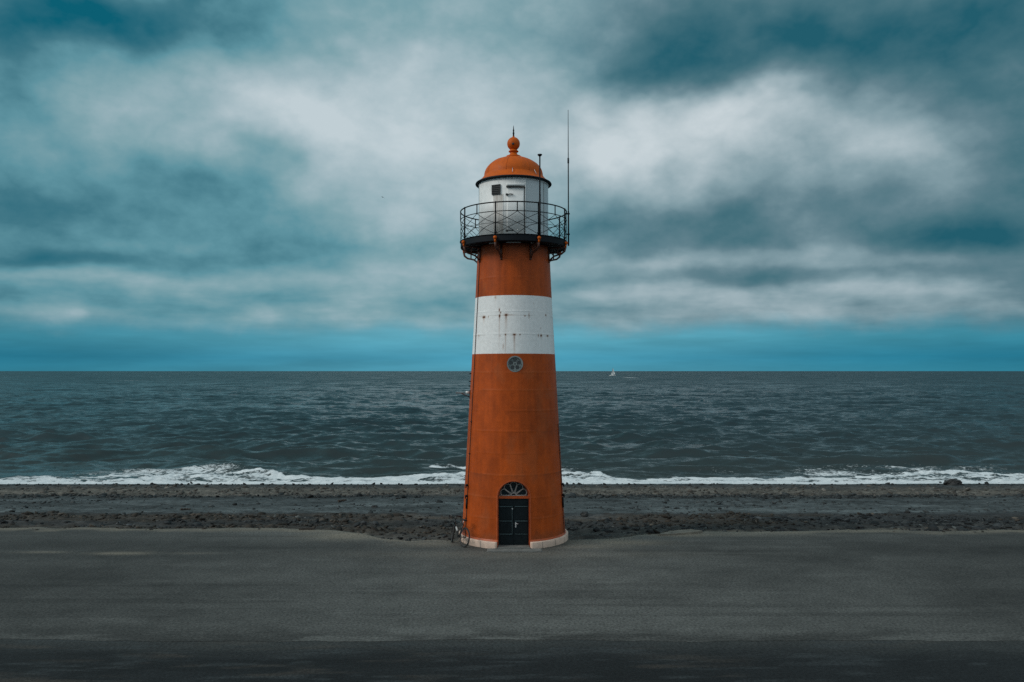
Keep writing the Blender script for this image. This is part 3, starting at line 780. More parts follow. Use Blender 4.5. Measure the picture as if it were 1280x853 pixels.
def build_tower_wall():
    nth = 640
    th = np.arange(nth) / nth * 2 * PI - PI
    zs = np.unique(np.round(np.concatenate([np.arange(-0.6, 7.0, 0.03), np.arange(7.0, 9.3, 0.018), np.arange(9.3, 11.16, 0.03), [7.05, 7.062, 9.2, 9.212, 11.16]]), 4))
    T, Z = np.meshgrid(th, zs)
    rr = wall_r(Z)
    deg = np.degrees(T)
    # plates: slight dishing and lapped seams
    seams = [1.05, 1.8, 2.62, 3.4, 4.2, 4.95, 5.7, 6.35, 7.78, 8.62, 9.9, 10.55]
    disp = 0.006 * (fbm(T * 3.5, Z * 1.3, 151, 3) - 0.5)
    S = np.zeros_like(Z)
    for i, s in enumerate(seams):
        S = np.maximum(S, np.exp(-((Z - s) / 0.022) ** 2) * sstep(0.25, 0.6, fbm(T * 3.0 + i * 7, Z * 0 + i, 160 + i, 3)))
    V = np.zeros_like(Z)
    for i in range(len(seams) - 1):
        z0, z1 = seams[i], seams[i + 1]
        for k in range(6):
            a = -PI + (k + (0.5 if i % 2 else 0.15)) * PI / 3
            V = np.maximum(V, np.exp(-((T - a) / 0.010) ** 2) * (Z > z0) * (Z < z1) * (0.4 + 0.5 * vnoise(Z * 3, Z * 0 + k, 170 + i)))
    disp += 0.006 * S + 0.004 * V
    rr = rr + disp
    X = rr * np.sin(T); Y = -rr * np.cos(T)
    orange = np.array(ORANGE); white = np.array((0.80, 0.81, 0.805))
    C = np.ones(Z.shape + (3,)) * orange
    n1 = fbm(T * 2.2, Z * 0.7, 181, 4) - 0.5
    n2 = fbm(T * 14, Z * 0.8, 183, 4) - 0.5           # vertical runs
    n3 = fbm(T * 5, Z * 2.6, 185, 5, 0.6) - 0.5
    C *= (1 + 0.50 * n1 + 0.36 * n2 + 0.42 * n3)[..., None]
    fade = sstep(0.56, 0.74, fbm(T * 3.2, Z * 1.1, 187, 4)) * 0.30
    C = C * (1 - fade[..., None]) + np.array((0.36, 0.095, 0.03)) * fade[..., None]
    splash = 0.45 * sstep(0.75, 0.25, Z + 0.5 * (fbm(T * 9, Z * 3, 189, 4) - 0.5))
    C = C * (1 - splash[..., None]) + np.array((0.15, 0.055, 0.025)) * splash[..., None]
    C = C * (1 - 0.0 * S[..., None])
    light = np.clip((S * 0.20 + V * 0.15) * sstep(0.3, 0.65, fbm(T * 1.7, Z * 0.8, 179, 3)), 0, 1)[..., None]
    C = C * (1 - light) + np.array((0.44, 0.14, 0.05)) * light
    # grime hanging under the seams, strongest under the one above the door
    for zc, a, ln in [(2.62, 0.42, 0.28), (4.2, 0.25, 0.22), (5.7, 0.14, 0.25), (1.8, 0.14, 0.2), (4.95, 0.14, .2)]:
        d = zc - Z
        run = np.where(d > 0, np.exp(-d / (ln * (0.4 + 1.2 * fbm(T * 10, T * 0 + zc, 190, 3)))), 0)
        k = a * run * sstep(0.40, 0.66, fbm(T * 2.6, T * 0 + zc * 3, 195, 4))
        C = C * (1 - k[..., None]) + np.array((0.10, 0.035, 0.018)) * k[..., None]
    # under the gallery
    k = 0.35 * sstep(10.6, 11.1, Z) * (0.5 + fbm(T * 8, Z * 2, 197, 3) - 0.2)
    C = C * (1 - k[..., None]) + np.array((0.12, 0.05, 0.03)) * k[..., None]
    # white band with rust
    wb = (Z >= 7.05) & (Z <= 9.206)
    Wc = np.ones_like(C) * white * (1 + 0.05 * n1 + 0.05 * n2)[..., None]
    rust = np.zeros_like(Z)
    spots = [(-47, 8.42, 2.4, .035, .10, 1.0), (-38, 8.42, .5, .03, .03, .6), (-20.0, 8.44, 1.0, .05, .50, .95), (-20.5, 8.66, .7, .05, .02, .9), (-18.6, 8.56, .8, .03, .02, .8), (-10.5, 8.47, 2.0, .035, .28, 1.0), (-6, 8.47, 5.5, .010, .0, .45),
             (22, 8.45, .5, .07, .02, .9), (16, 8.44, .8, .02, .02, .8), (-11.0, 7.74, .9, .03, .60, .8), (-19, 7.70, .5, .02, .02, .6), (1.0, 7.74, 1.6, .03, .42, 1.0), (8.6, 7.74, .8, .02, .02, .9), (36, 7.72, .6, .04, .02, .8), (41, 7.72, 1.4, .035, .06, 1.0), (55, 7.72, 2.0, .025, .05, .9),
             (53, 8.5, 1.2, .03, .03, .8), (41, 8.0, .4, .02, .02, .7), (-27, 9.14, 1.2, .05, .1, .4), (-57, 7.73, 1.2, .03, .1, .5), (30, 8.9, .4, .02, .1, .4), (-14, 7.3, .8, .1, .2, .3)]
    for a, zc, wa, wz, ln, am in spots:
        wa *= 1.25; wz *= 1.3; ln *= 1.15
        da = (deg - a) / wa
        core = np.exp(-da ** 2 - ((Z - zc) / wz) ** 2)
        d = zc - Z
        run = 0
        if ln > 0:
            run = np.where(d > 0, np.exp(-d / ln), 0) * np.exp(-(da / 0.6) ** 2) * 0.55
        rust = np.maximum(rust, am * np.maximum(core, run) * (0.65 + 0.7 * fbm(T * 40, Z * 8, 199, 3)))
    rust = np.clip(rust * 1.5, 0, 1)
    hair = np.clip(np.exp(-((Z - 8.46) / 0.012) ** 2) * sstep(0.45, 0.6, fbm(T * 5, T * 0, 201, 3)) + np.exp(-((Z - 7.73) / 0.012) ** 2) * sstep(0.5, 0.62, fbm(T * 5, T * 0 + 5, 203, 3)), 0, 1) * 0.35
    Wc = Wc * (1 - hair[..., None]) + np.array((0.22, 0.17, 0.13)) * hair[..., None]
    rc = np.array((0.115, 0.042, 0.016)) * rust[..., None] + np.array((0.42, 0.19, 0.075)) * (1 - rust[..., None])
    Wc = Wc * (1 - rust[..., None]) + rc * rust[..., None]
    C = np.where(wb[..., None], Wc, C)
    # openings
    Tc = np.concatenate([T, T[:, :1] + 2 * PI], 1)
    tc = (Tc[:-1, :-1] + Tc[:-1, 1:]) / 2; zc = (Z[:-1] + Z[1:]) / 2
    xc = wall_r(zc) * np.sin(tc); front = np.cos(tc) > 0
    inarch = (np.abs(xc) < DOOR_HW) & (zc < SPRING) & (zc > -0.6) | (np.hypot(xc, zc - SPRING) < DOOR_HW)
    inrose = np.hypot(xc - 0.05, zc - ROSE_Z) < ROSE_R
    keep = ~(front & (inarch | inrose))
    return grid_mesh('tower_wall', X, Y, Z, M_wall, {'tone': np.clip(C, 0.004, 0.9)}, keep, LH, wrap=True)
build_tower_wall()

def arch_outline(hw, z0, spring, n=24):
    p = [(-hw, z0)]
    p += [(hw * -math.cos(PI * k / n), spring + hw * math.sin(PI * k / n)) for k in range(n + 1)]
    p += [(hw, z0)]
    return p

def strip_between(A, B, mb, smooth=True):
    n = len(A)
    mb.add(list(A) + list(B), [(i, i + 1, n + i + 1, n + i) for i in range(n - 1)], smooth)

def build_entrance():
    DY = -1.64                                   # plane of the door leaves
    def surf(x, z, off=0.0):
        r = float(wall_r(z)) + off
        return (x, -math.sqrt(max(r * r - x * x, 0.01)), z)
    inn = arch_outline(DOOR_HW, 0.02, SPRING); out = arch_outline(DOOR_HW + 0.045, 0.02, SPRING)
    mb = MB()
    A = [surf(x, z, 0.012) for x, z in inn]; B = [surf(x, z, 0.012) for x, z in out]
    strip_between(A, B, mb)
    strip_between(A, [(x, DY + 0.06, z) for x, z in inn], mb)
    strip_between(B, [surf(x, z, -0.03) for x, z in out], mb)
    mb.build('door_reveal', M_orange, LH)
    # orange timber frame behind the reveal, with transom
    mb = MB()
    mb.box((0, DY + 0.02, 1.80), (2 * DOOR_HW, 0.10, 0.085))
    mb.box((-0.567, DY + 0.03, 0.91), (0.03, 0.08, 1.70)); mb.box((0.567, DY + 0.03, 0.91), (0.03, 0.08, 1.70))
    ring_o = arch_outline(DOOR_HW, 1.8425, 1.8425); ring_i = arch_outline(DOOR_HW - 0.06, 1.8425, 1.8425)
    strip_between([(x, DY + 0.0, z) for x, z in ring_o], [(x, DY + 0.0, z) for x, z in ring_i], mb)
    strip_between([(x, DY + 0.0, z) for x, z in ring_i], [(x, DY + 0.09, z) for x, z in ring_i], mb)
    mb.build('door_frame', M_orange, LH)
    # two door leaves
    for s in (-1, 1):
        xc = s * 0.2755
        leaf = MB().box((xc, DY + 0.04, 0.915), (0.545, 0.045, 1.69)).build('door_leaf', M_door, LH)
        pm = MB()
        for z0, z1 in ((0.13, 0.44), (0.50, 0.91), (0.97, 1.43), (1.50, 1.72)):
            pm.box((xc, DY + 0.012, (z0 + z1) / 2), (0.42, 0.014, z1 - z0 - 0.05))
        pm.build('door_panel', M_door, leaf)
        for z, t in ((1.465, 0.022), (0.94, 0.026), (0.467, 0.028 if s < 0 else 0.014)):
            MB().box((xc, DY + 0.006, z), (0.46, 0.024, t)).build('moulding', M_mould, leaf)
        if s < 0:
            MB().box((xc + 0.222, DY + 0.007, 0.965), (0.018, 0.02, 0.96)).build('moulding', M_mould, leaf)
        if s > 0:
            h = MB().box((0.075, DY + 0.008, 0.80), (0.045, 0.016, 0.19)).tube([(0.075, DY, 0.85), (0.075, DY - 0.05, 0.85), (0.17, DY - 0.05, 0.845)], 0.014)
            h.build('door_handle', M_steel, leaf)
        else:
            MB().tube([(-0.045, DY + 0.02, 1.385), (-0.045, DY - 0.01, 1.385)], 0.025, 14).build('door_lock', M_steel, leaf)
    # fanlight
    n = 22; FR = DOOR_HW - 0.055
    pts = [(FR * -math.cos(PI * k / n), 1.845 + FR * math.sin(PI * k / n)) for k in range(n + 1)]
    fan = MB().prism(pts, DY + 0.05, DY + 0.062).build('fanlight', M_glass, LH)
    mb = MB()
    for k in range(5):
        a = R(18 + 36 * k)
        ax = np.array((math.cos(a), math.sin(a))); pr = np.array((-ax[1], ax[0]))
        path = []
        L = FR * 0.95
        for j in range(25):
            u = j / 24
            if u < 0.36: t_, wv = u / 0.36, 1
            elif u > 0.64: t_, wv = (1 - u) / 0.36, -1
            else: t_, wv = 1, None
            if wv is None:
                b = PI / 2 - (u - 0.36) / 0.28 * PI
                p = ax * (L * 0.78 + L * 0.20 * math.cos(b)) + pr * (0.118 * math.sin(b))
            else:
                p = ax * (L * (0.16 + 0.62 * t_)) + pr * (wv * 0.118 * t_ ** 0.9)
            path.append((p[0], DY + 0.036, 1.855 + p[1]))
        mb.tube(path, 0.0135, 8)
    mb.tube([(0.10 * math.cos(PI * k / 12), DY + 0.036, 1.85 + 0.10 * math.sin(PI * k / 12)) for k in range(13)], 0.02, 8)
    mb.tube([(-FR, DY + 0.036, 1.856), (FR, DY + 0.036, 1.856)], 0.014, 8)
    mb.build('glazing_bars', M_bars, fan)
    # concrete doorstep
    mb = MB().prism([(-1.05, -0.1), (-0.92, 0.03), (0.98, 0.03), (1.15, -0.1)], -2.46, -1.99)
    mb.box((0, -1.81, 0.0325), (1.16, 0.50, 0.075))
    mb.build('doorstep', M_conc, LH)
    # plinth ring, open at the door
    a0 = math.asin(0.63 / 2.1)
    prof = [(1.93, -0.7), (2.095, -0.7), (2.095, 0.215), (2.085, 0.235), (2.0, 0.245), (1.955, 0.26)]
    mb = MB().lathe(prof, 150, True, True, a0, 2 * PI - a0)
    pl = mb.build('plinth', M_pale, LH)
    # expansion joints of the plinth
    for d in (30, 47, 64, 80, -35, -52, -70):
        mb = MB()
        x, y, z = polar(2.094, d, 0.02)
        a = R(d)
        mb.box((x, y, 0.05), (0.012, 0.010, 0.36), lambda p, a=a: (p[0] * math.cos(a) - p[1] * math.sin(a), p[0] * math.sin(a) + p[1] * math.cos(a), p[2]))
        mb.build('plinth_joint', M_conc, pl)
    # skirt fillet above the plinth
    MB().lathe([(2.01, 0.24), (2.003, 0.285), (1.97, 0.315)], 150, True, False, a0 - 0.01, 2 * PI - a0 + 0.01).build('plinth_fillet', M_orange, LH)
build_entrance()

def build_rose_window():
    yr = -float(wall_r(ROSE_Z)); tilt = math.atan(0.0552)
    root = MB()
    ring = [(ROSE_R + 0.035, -0.06), (ROSE_R + 0.035, 0.02), (ROSE_R - 0.02, 0.02), (ROSE_R - 0.02, -0.06)]
    def disc(mb, cx, cz, r, y0, y1, n=28):
        return mb.prism([(cx + r * math.cos(2 * PI * k / n), cz + r * math.sin(2 * PI * k / n)) for k in range(n)], y0, y1)
    def annulus(mb, cx, cz, ri, ro, y0, y1, n=36):
        vs = []; fs = []
        for (r, y) in ((ri, y0), (ro, y0), (ro, y1), (ri, y1)):
            vs += [(cx + r * math.cos(2 * PI * k / n), y, cz + r * math.sin(2 * PI * k / n)) for k in range(n)]
        for j in range(4):
            for k in range(n):
                fs.append((j * n + k, j * n + (k + 1) % n, ((j + 1) % 4) * n + (k + 1) % n, ((j + 1) % 4) * n + k))
        return mb.add(vs, fs)
    mb = MB(); annulus(mb, 0, 0, ROSE_R - 0.025, ROSE_R + 0.022, -0.012, 0.11)
    fr = mb.build('rose_window', M_tracery, LH, (0.05, yr, ROSE_Z)); fr.rotation_euler = (-tilt, 0, 0)
    disc(MB(), 0, 0, ROSE_R - 0.02, 0.085, 0.10).build('window_pane', M_glass, fr)
    mb = MB()
    for k in range(5):
        a = R(90 + 72 * k)
        annulus(mb, 0.152 * math.cos(a), 0.152 * math.sin(a), 0.078, 0.102, 0.05, 0.08)
        b = a + R(36)
        mb.box((0.185 * math.cos(b), 0.066, 0.185 * math.sin(b)), (0.14, 0.028, 0.055), lambda p, b=b: (p[0] * math.cos(b) - p[2] * math.sin(b), p[1], p[0] * math.sin(b) + p[2] * math.cos(b)))
    annulus(mb, 0, 0, 0.028, 0.070, 0.045, 0.08)
    mb.build('window_tracery', M_tracery, fr)
build_rose_window()

GR, DECK_B, DECK_T = 2.06, 11.15, 11.40
POSTS = [-18.8 + 45 * k for k in range(8)]
def build_gallery():
    prof = [(1.36, DECK_B + 0.03), (1.95, DECK_B + 0.03), (1.98, DECK_B), (2.05, DECK_B), (GR, DECK_B + 0.02), (GR, DECK_T - 0.02), (GR + 0.03, DECK_T - 0.015), (GR + 0.03, DECK_T), (1.30, DECK_T)]
    deck = MB().lathe(prof, 128, True, True).build('gallery_deck', M_deck, LH)
    deck.data.polygons.foreach_set('use_smooth', np.zeros(len(deck.data.polygons), bool))
    MB().lathe([(1.36, DECK_T + 0.004), (GR - 0.06, DECK_T + 0.004)], 96).build('deck_floor', M_floor, deck)
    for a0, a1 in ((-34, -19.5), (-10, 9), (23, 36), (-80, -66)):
        MB().lathe([(1.62, DECK_B + 0.027), (1.62, DECK_B - 0.02), (1.64, DECK_B - 0.02), (1.64, DECK_B + 0.027)], 12, True, True, R(a0), R(a1)).build('sky_gap_strip', M_white, deck)  # pale strips added to stand for sky showing through gaps under the deck
    # brackets under each post
    for d in POSTS:
        a = R(d)
        def pt(r, z, a=a): return (r * math.sin(a), -r * math.cos(a), z)
        mb = MB()
        rw = 1.425
        mb.tube([pt(rw - 0.01, 10.60), pt(rw, 11.14)], 0.042, 8)
        mb.tube([pt(rw, DECK_B - 0.035), pt(2.07, DECK_B - 0.035)], 0.036, 8)
        ctrl = [(2.09, 11.10), (2.05, 10.96), (1.92, 10.86), (1.78, 10.83), (1.64, 10.79), (1.53, 10.70), (1.42, 10.58)]
        mb.tube([pt(r, z) for r, z in ctrl], [0.04, 0.04, 0.036, 0.034, 0.034, 0.034, 0.038], 8)
        mb.tube([pt(1.78, 10.83), pt(1.78, 11.12)], 0.022, 8)
        mb.tube([pt(1.62, 10.80), pt(1.44, 11.04)], 0.022, 8)
        mb.sphere(pt(rw + 0.01, 10.58), 0.05, 12, 8)
        br = mb.build('gallery_bracket', M_bracket, LH)
        MB().sphere(pt(GR + 0.055, 11.27), 0.068, 16, 10).tube([pt(GR + 0.05, 11.22), pt(GR + 0.03, 11.10)], 0.035, 8).build('ball_cap', M_dome, br)
    # railing
    RT, R2, RM = 12.575, 12.24, 11.82
    def ringpath(z, r=GR, n=96): return [polar(r, 360 * k / n, z) for k in range(n)]
    rail = MB().tube(ringpath(RT), 0.024, 8, True).build('gallery_railing', M_black, LH)
    MB().tube(ringpath(R2), 0.016, 8, True).build('middle_rail', M_black, rail)
    MB().tube(ringpath(RM), 0.008, 6, True).build('thin_rail', M_black, rail)
    for d in POSTS:
        p = MB().tube([polar(GR, d, 11.38), polar(GR, d, RT)], 0.026, 10).sphere(polar(GR, d, 11.47), 0.05, 12, 8).sphere(polar(GR, d, R2), 0.036, 10, 8).sphere(polar(GR, d, RT), 0.036, 10, 8)
        p.build('railing_post', M_black, rail)
        mid = d + 22.5
        MB().tube([polar(GR, mid, R2 - 0.03), polar(GR, mid, RT)], 0.02, 8).build('short_post', M_black, rail)
        mb = MB()
        def arc(d0, z0, d1, z1, sag=0.0, n=14):
            return [polar(GR, d0 + (d1 - d0) * k / n, z0 + (z1 - z0) * k / n + sag * math.sin(PI * k / n)) for k in range(n + 1)]
        lo, hi = DECK_T + 0.01, R2 - 0.01
        mb.tube(arc(d, hi - 0.03, d + 45, lo), 0.0095, 6); mb.tube(arc(d, lo, d + 45, hi - 0.03), 0.0095, 6)
        for s in (-1, 1):
            mb.tube(arc(mid, hi, mid + s * 22.5, RM, -0.05), 0.0105, 6)
            mb.tube(arc(mid + s * 22.5, RM + 0.0, mid, lo, 0.07), 0.0105, 6)
        mb.build('lattice_panel', M_black, rail)
    # thin mast on a post and the long whip aerial on the right
    m = MB().tube([polar(GR + 0.045, 27.2, 11.3), polar(GR + 0.045, 27.2, 12.9)], 0.032, 10).tube([polar(GR + 0.045, 27.2, 12.9), polar(GR + 0.045, 27.2, 14.32)], 0.026, 10)
    m = m.build('signal_mast', M_black, LH)
    c = polar(GR + 0.045, 27.2, 14.31)
    MB().add(*(lambda mb: (mb.v, mb.f))(MB().lathe([(0.0, 14.27), (0.035, 14.28), (0.085, 14.33), (0.085, 14.36), (0.0, 14.375)], 16))).build('mast_cap', M_black, m, (c[0], c[1], 0))
    q = lambda z: polar(GR + 0.075, 86, z)
    w = MB().tube([q(11.25), q(12.6)], 0.030, 10).tube([q(12.6), q(14.6)], 0.022, 10).tube([q(14.6), q(16.58)], [0.017, 0.009], 8)
    w = w.build('whip_aerial', M_black, LH)
    MB().tube([q(14.48), q(14.68)], 0.034, 10).build('aerial_joint', M_black, w)
    for zc in (12.5, 11.7):
        MB().tube([polar(GR - .01, 86, zc), polar(GR + .13, 86, zc)], 0.03, 8).build('aerial_clamp', M_black, w)
build_gallery()

def build_lantern():
    LR = 1.352
    room = MB().lathe([(LR, DECK_T - 0.05), (LR, 13.70)], 128).build('lantern_glazing', M_lglass, LH)
    mb = MB()
    for d in (58, 98, 135, 170, 205, 240, -95):
        mb.tube([polar(LR + 0.004, d, DECK_T), polar(LR + 0.004, d, 13.66)], 0.012, 6)
    mb.build('glazing_seam', M_tracery, room)
    # white steel screen on the land side, standing proud of the glazing, carrying the door
    MB().lathe([(LR + 0.003, DECK_T + 0.002), (LR + 0.035, DECK_T + 0.002), (LR + 0.035, 13.56), (LR + 0.003, 13.56)], 60, True, True, R(-70), R(18.5)).build('lantern_screen', M_white, LH)
    MB().lathe([(LR + 0.003, 13.58), (LR + 0.02, 13.58), (LR + 0.02, 13.62), (LR + 0.003, 13.62)], 96, True, True).build('lantern_band', M_white, LH)
    st = MB()
    for d, r in ((18.3, 0.020), (-61, 0.009), (-69.8, 0.012), (-24, .004)):
        st.tube([polar(LR + 0.036, d, DECK_T + 0.003), polar(LR + 0.036, d, 13.57)], r, 8)
    st.build('screen_seam', M_white, LH)
    MB().tube([polar(LR + 0.045, 16.9, DECK_T + 0.003), polar(LR + 0.045, 16.9, 13.25)], 0.014, 6).build('door_gap', M_hatch, LH)
    door = MB().lathe([(LR + 0.036, DECK_T + 0.04), (LR + 0.052, DECK_T + 0.04), (LR + 0.052, 13.24), (LR + 0.036, 13.24)], 16, True, True, R(-10.5), R(16)).build('lantern_door', M_white, LH)
    MB().lathe([(LR + 0.036, 13.255), (LR + 0.10, 13.245), (LR + 0.10, 13.275), (LR + 0.036, 13.30)], 16, True, True, R(-11.2), R(17.5)).build('door_hood', M_hatch, door)
    MB().lathe([(LR + 0.036, 13.305), (LR + 0.06, 13.305), (LR + 0.06, 13.40), (LR + 0.036, 13.40)], 16, True, True, R(-11), R(17.5)).build('door_header', M_white, door)
    for z in (12.98, 11.62):
        h = MB().sphere(polar(LR + 0.075, -10.3, z), 0.045, 12, 8).tube([polar(LR + 0.085, -10.3, z), polar(LR + 0.085, -5, z + 0.012), polar(LR + 0.08, -0.5, z)], 0.017, 8)
        h.build('door_lever', M_hatch, door)
    # ventilation hatch with louvres and the grime under it
    a = R(-28); r_ = lambda p: (p[0] * math.cos(a) - p[1] * math.sin(a), p[0] * math.sin(a) + p[1] * math.cos(a), p[2])
    c = polar(LR + 0.05, -28, 13.20)
    v = MB().box(c, (0.36, 0.05, 0.37), r_).build('vent_hatch', M_hatch, LH)
    fr = MB()
    for k in range(5):
        cc = polar(LR + 0.078, -28, 13.06 + 0.07 * k)
        fr.box(cc, (0.31, 0.02, 0.028), r_)
    fr.build('louvre', M_black, v)
    # grime: stained sheet strip below the hatch, a separate thin repair plate
    M_stain, nt, b = material('stained_white')
    cz = nt.coord('Object', (9, 9, 0.9)); n = nt.noise(cz, 1.3, 5, 0.6)
    nt.put(b.inputs['Base Color'], nt.ramp(n, [(0.3, (0.30, 0.27, 0.24)), (0.55, (0.56, 0.54, 0.51)), (0.75, (0.70, 0.70, 0.69))]))
    b.inputs['Roughness'].default_value = 0.6
    MB().lathe([(LR + 0.0352, DECK_T + 0.05), (LR + 0.039, DECK_T + 0.05), (LR + 0.039, 13.015), (LR + 0.0352, 13.015)], 16, True, True, R(-33), R(-16)).build('stained_plate', M_stain, LH)
    # eave and dome
    MB().lathe([(1.36, 13.665), (1.45, 13.645), (1.48, 13.645), (1.49, 13.67), (1.475, 13.70), (1.43, 13.725), (1.36, 13.70)], 128, True, True).build('eave_gutter', M_deck, LH)
    MB().lathe([(1.445, 13.715), (1.38, 13.755), (1.28, 13.83), (1.20, 13.92), (1.15, 14.0)], 128).build('eave', M_dome, LH)
    dp = [(1.16, 13.97), (1.15, 14.0)]
    for k in range(1, 15):
        t = k / 14 * R(77)
        dp.append((1.15 * math.cos(t), 14.0 + 0.755 * math.sin(t)))
    dp += [(0.285, 14.74), (0.285, 14.795), (0.20, 14.82), (0.145, 14.88), (0.13, 14.95)]
    dome = MB().lathe(dp, 128).build('dome', M_dome, LH)
    mb = MB()
    for d in (-14, 31, 76, 121, 166, 211, 256, -59):
        mb.tube([polar(r * 1.0 + 0.002, d, z) for r, z in dp[1:16]], 0.008, 6)
    mb.build('dome_rib', M_dome, dome)
    bp = [(0.13, 14.94), (0.19, 14.965), (0.195, 14.99), (0.15, 15.02), (0.14, 15.05)]
    for k in range(2, 24):
        t = PI * k / 24
        bp.append((0.250 * math.sin(t), 15.285 - 0.262 * math.cos(t)))
    bp += [(0.045, 15.56), (0.03, 15.60)]
    ball = MB().lathe(bp, 48).build('ball_finial', M_dome, LH)
    hp = polar(0.245, -4, 15.22)
    MB().sphere(hp, 0.05, 14, 10, (1, 0.3, 1)).build('vent_hole', M_hatch, ball)
    MB().lathe([(0.035, 15.58), (0.03, 15.68), (0.042, 15.70), (0.03, 15.73), (0.024, 15.80), (0.036, 15.82), (0.02, 15.85), (0.008, 16.0), (0.0, 16.01)], 14).build('lightning_spike', M_black, ball)
    for d in (22, 158, -158, -22, 90):
        MB().tube([polar(1.15, d + 20, 14.05), polar(1.19, d + 20, 14.03), polar(1.30, d + 20, 13.84)], 0.010, 6).build('grab_hook', M_steel, dome)
build_lantern()

def build_fittings():
    # cable on the left of the wall, and a second one near the right edge
    for d, mt, z1 in ((-65, M_bracket, 10.6), (74, M_bracket, 4.4)):
        zs = np.linspace(0.3, z1, 40)
        c = MB().tube([polar(float(wall_r(z)) + 0.02, d, z) for z in zs], 0.013, 8)
        c = c.build('wall_cable', mt, LH)
        for z in (0.9, 3.3, 4.5):
            if z < z1: MB().box(polar(float(wall_r(z)) + 0.02, d, z), (0.07, 0.07, 0.04)).build('cable_clip', M_bracket, c)
        for z in (1.72, 2.12):
            if d < 0 or True:
                r = float(wall_r(z)); k = MB()
                k.tube([polar(r, d, z), polar(r + 0.09, d, z), polar(r + 0.10, d, z - 0.09)], 0.026, 8)
                k.sphere(polar(r + 0.07, d, z), 0.05, 10, 8)
                k.build('cable_hook', M_black, c)
        MB().tube([polar(float(wall_r(1.4)) + 0.035, d, 1.25), polar(float(wall_r(1.6)) + 0.035, d, 1.62)], 0.035, 8).build('junction_tube', M_black, c)
    d = -82; z = 5.55; r = float(wall_r(z))
    a = MB().tube([polar(r - 0.03, d, z), polar(r + 0.55, d, z + 0.01)], 0.016, 8).tube([polar(r + 0.34, d, z - 0.005), polar(r + 0.0, d, z - 0.16)], 0.016, 8)
    a.box(polar(r + 0.005, d, z - 0.05), (0.04, 0.10, 0.34))
    a = a.build('arm_bracket', M_bracket, LH)
    MB().tube([polar(r + 0.03, d, z + 0.03), polar(r + 0.17, d, z + 0.032)], 0.048, 12).build('insulator', M_white, a)
    for zz in (6.0, 5.82, 6.3):
        MB().tube([polar(float(wall_r(zz)) - 0.02, -84, zz), polar(float(wall_r(zz)) + 0.07, -84, zz)], 0.02, 8).build('wall_peg', M_black, LH)
build_fittings()

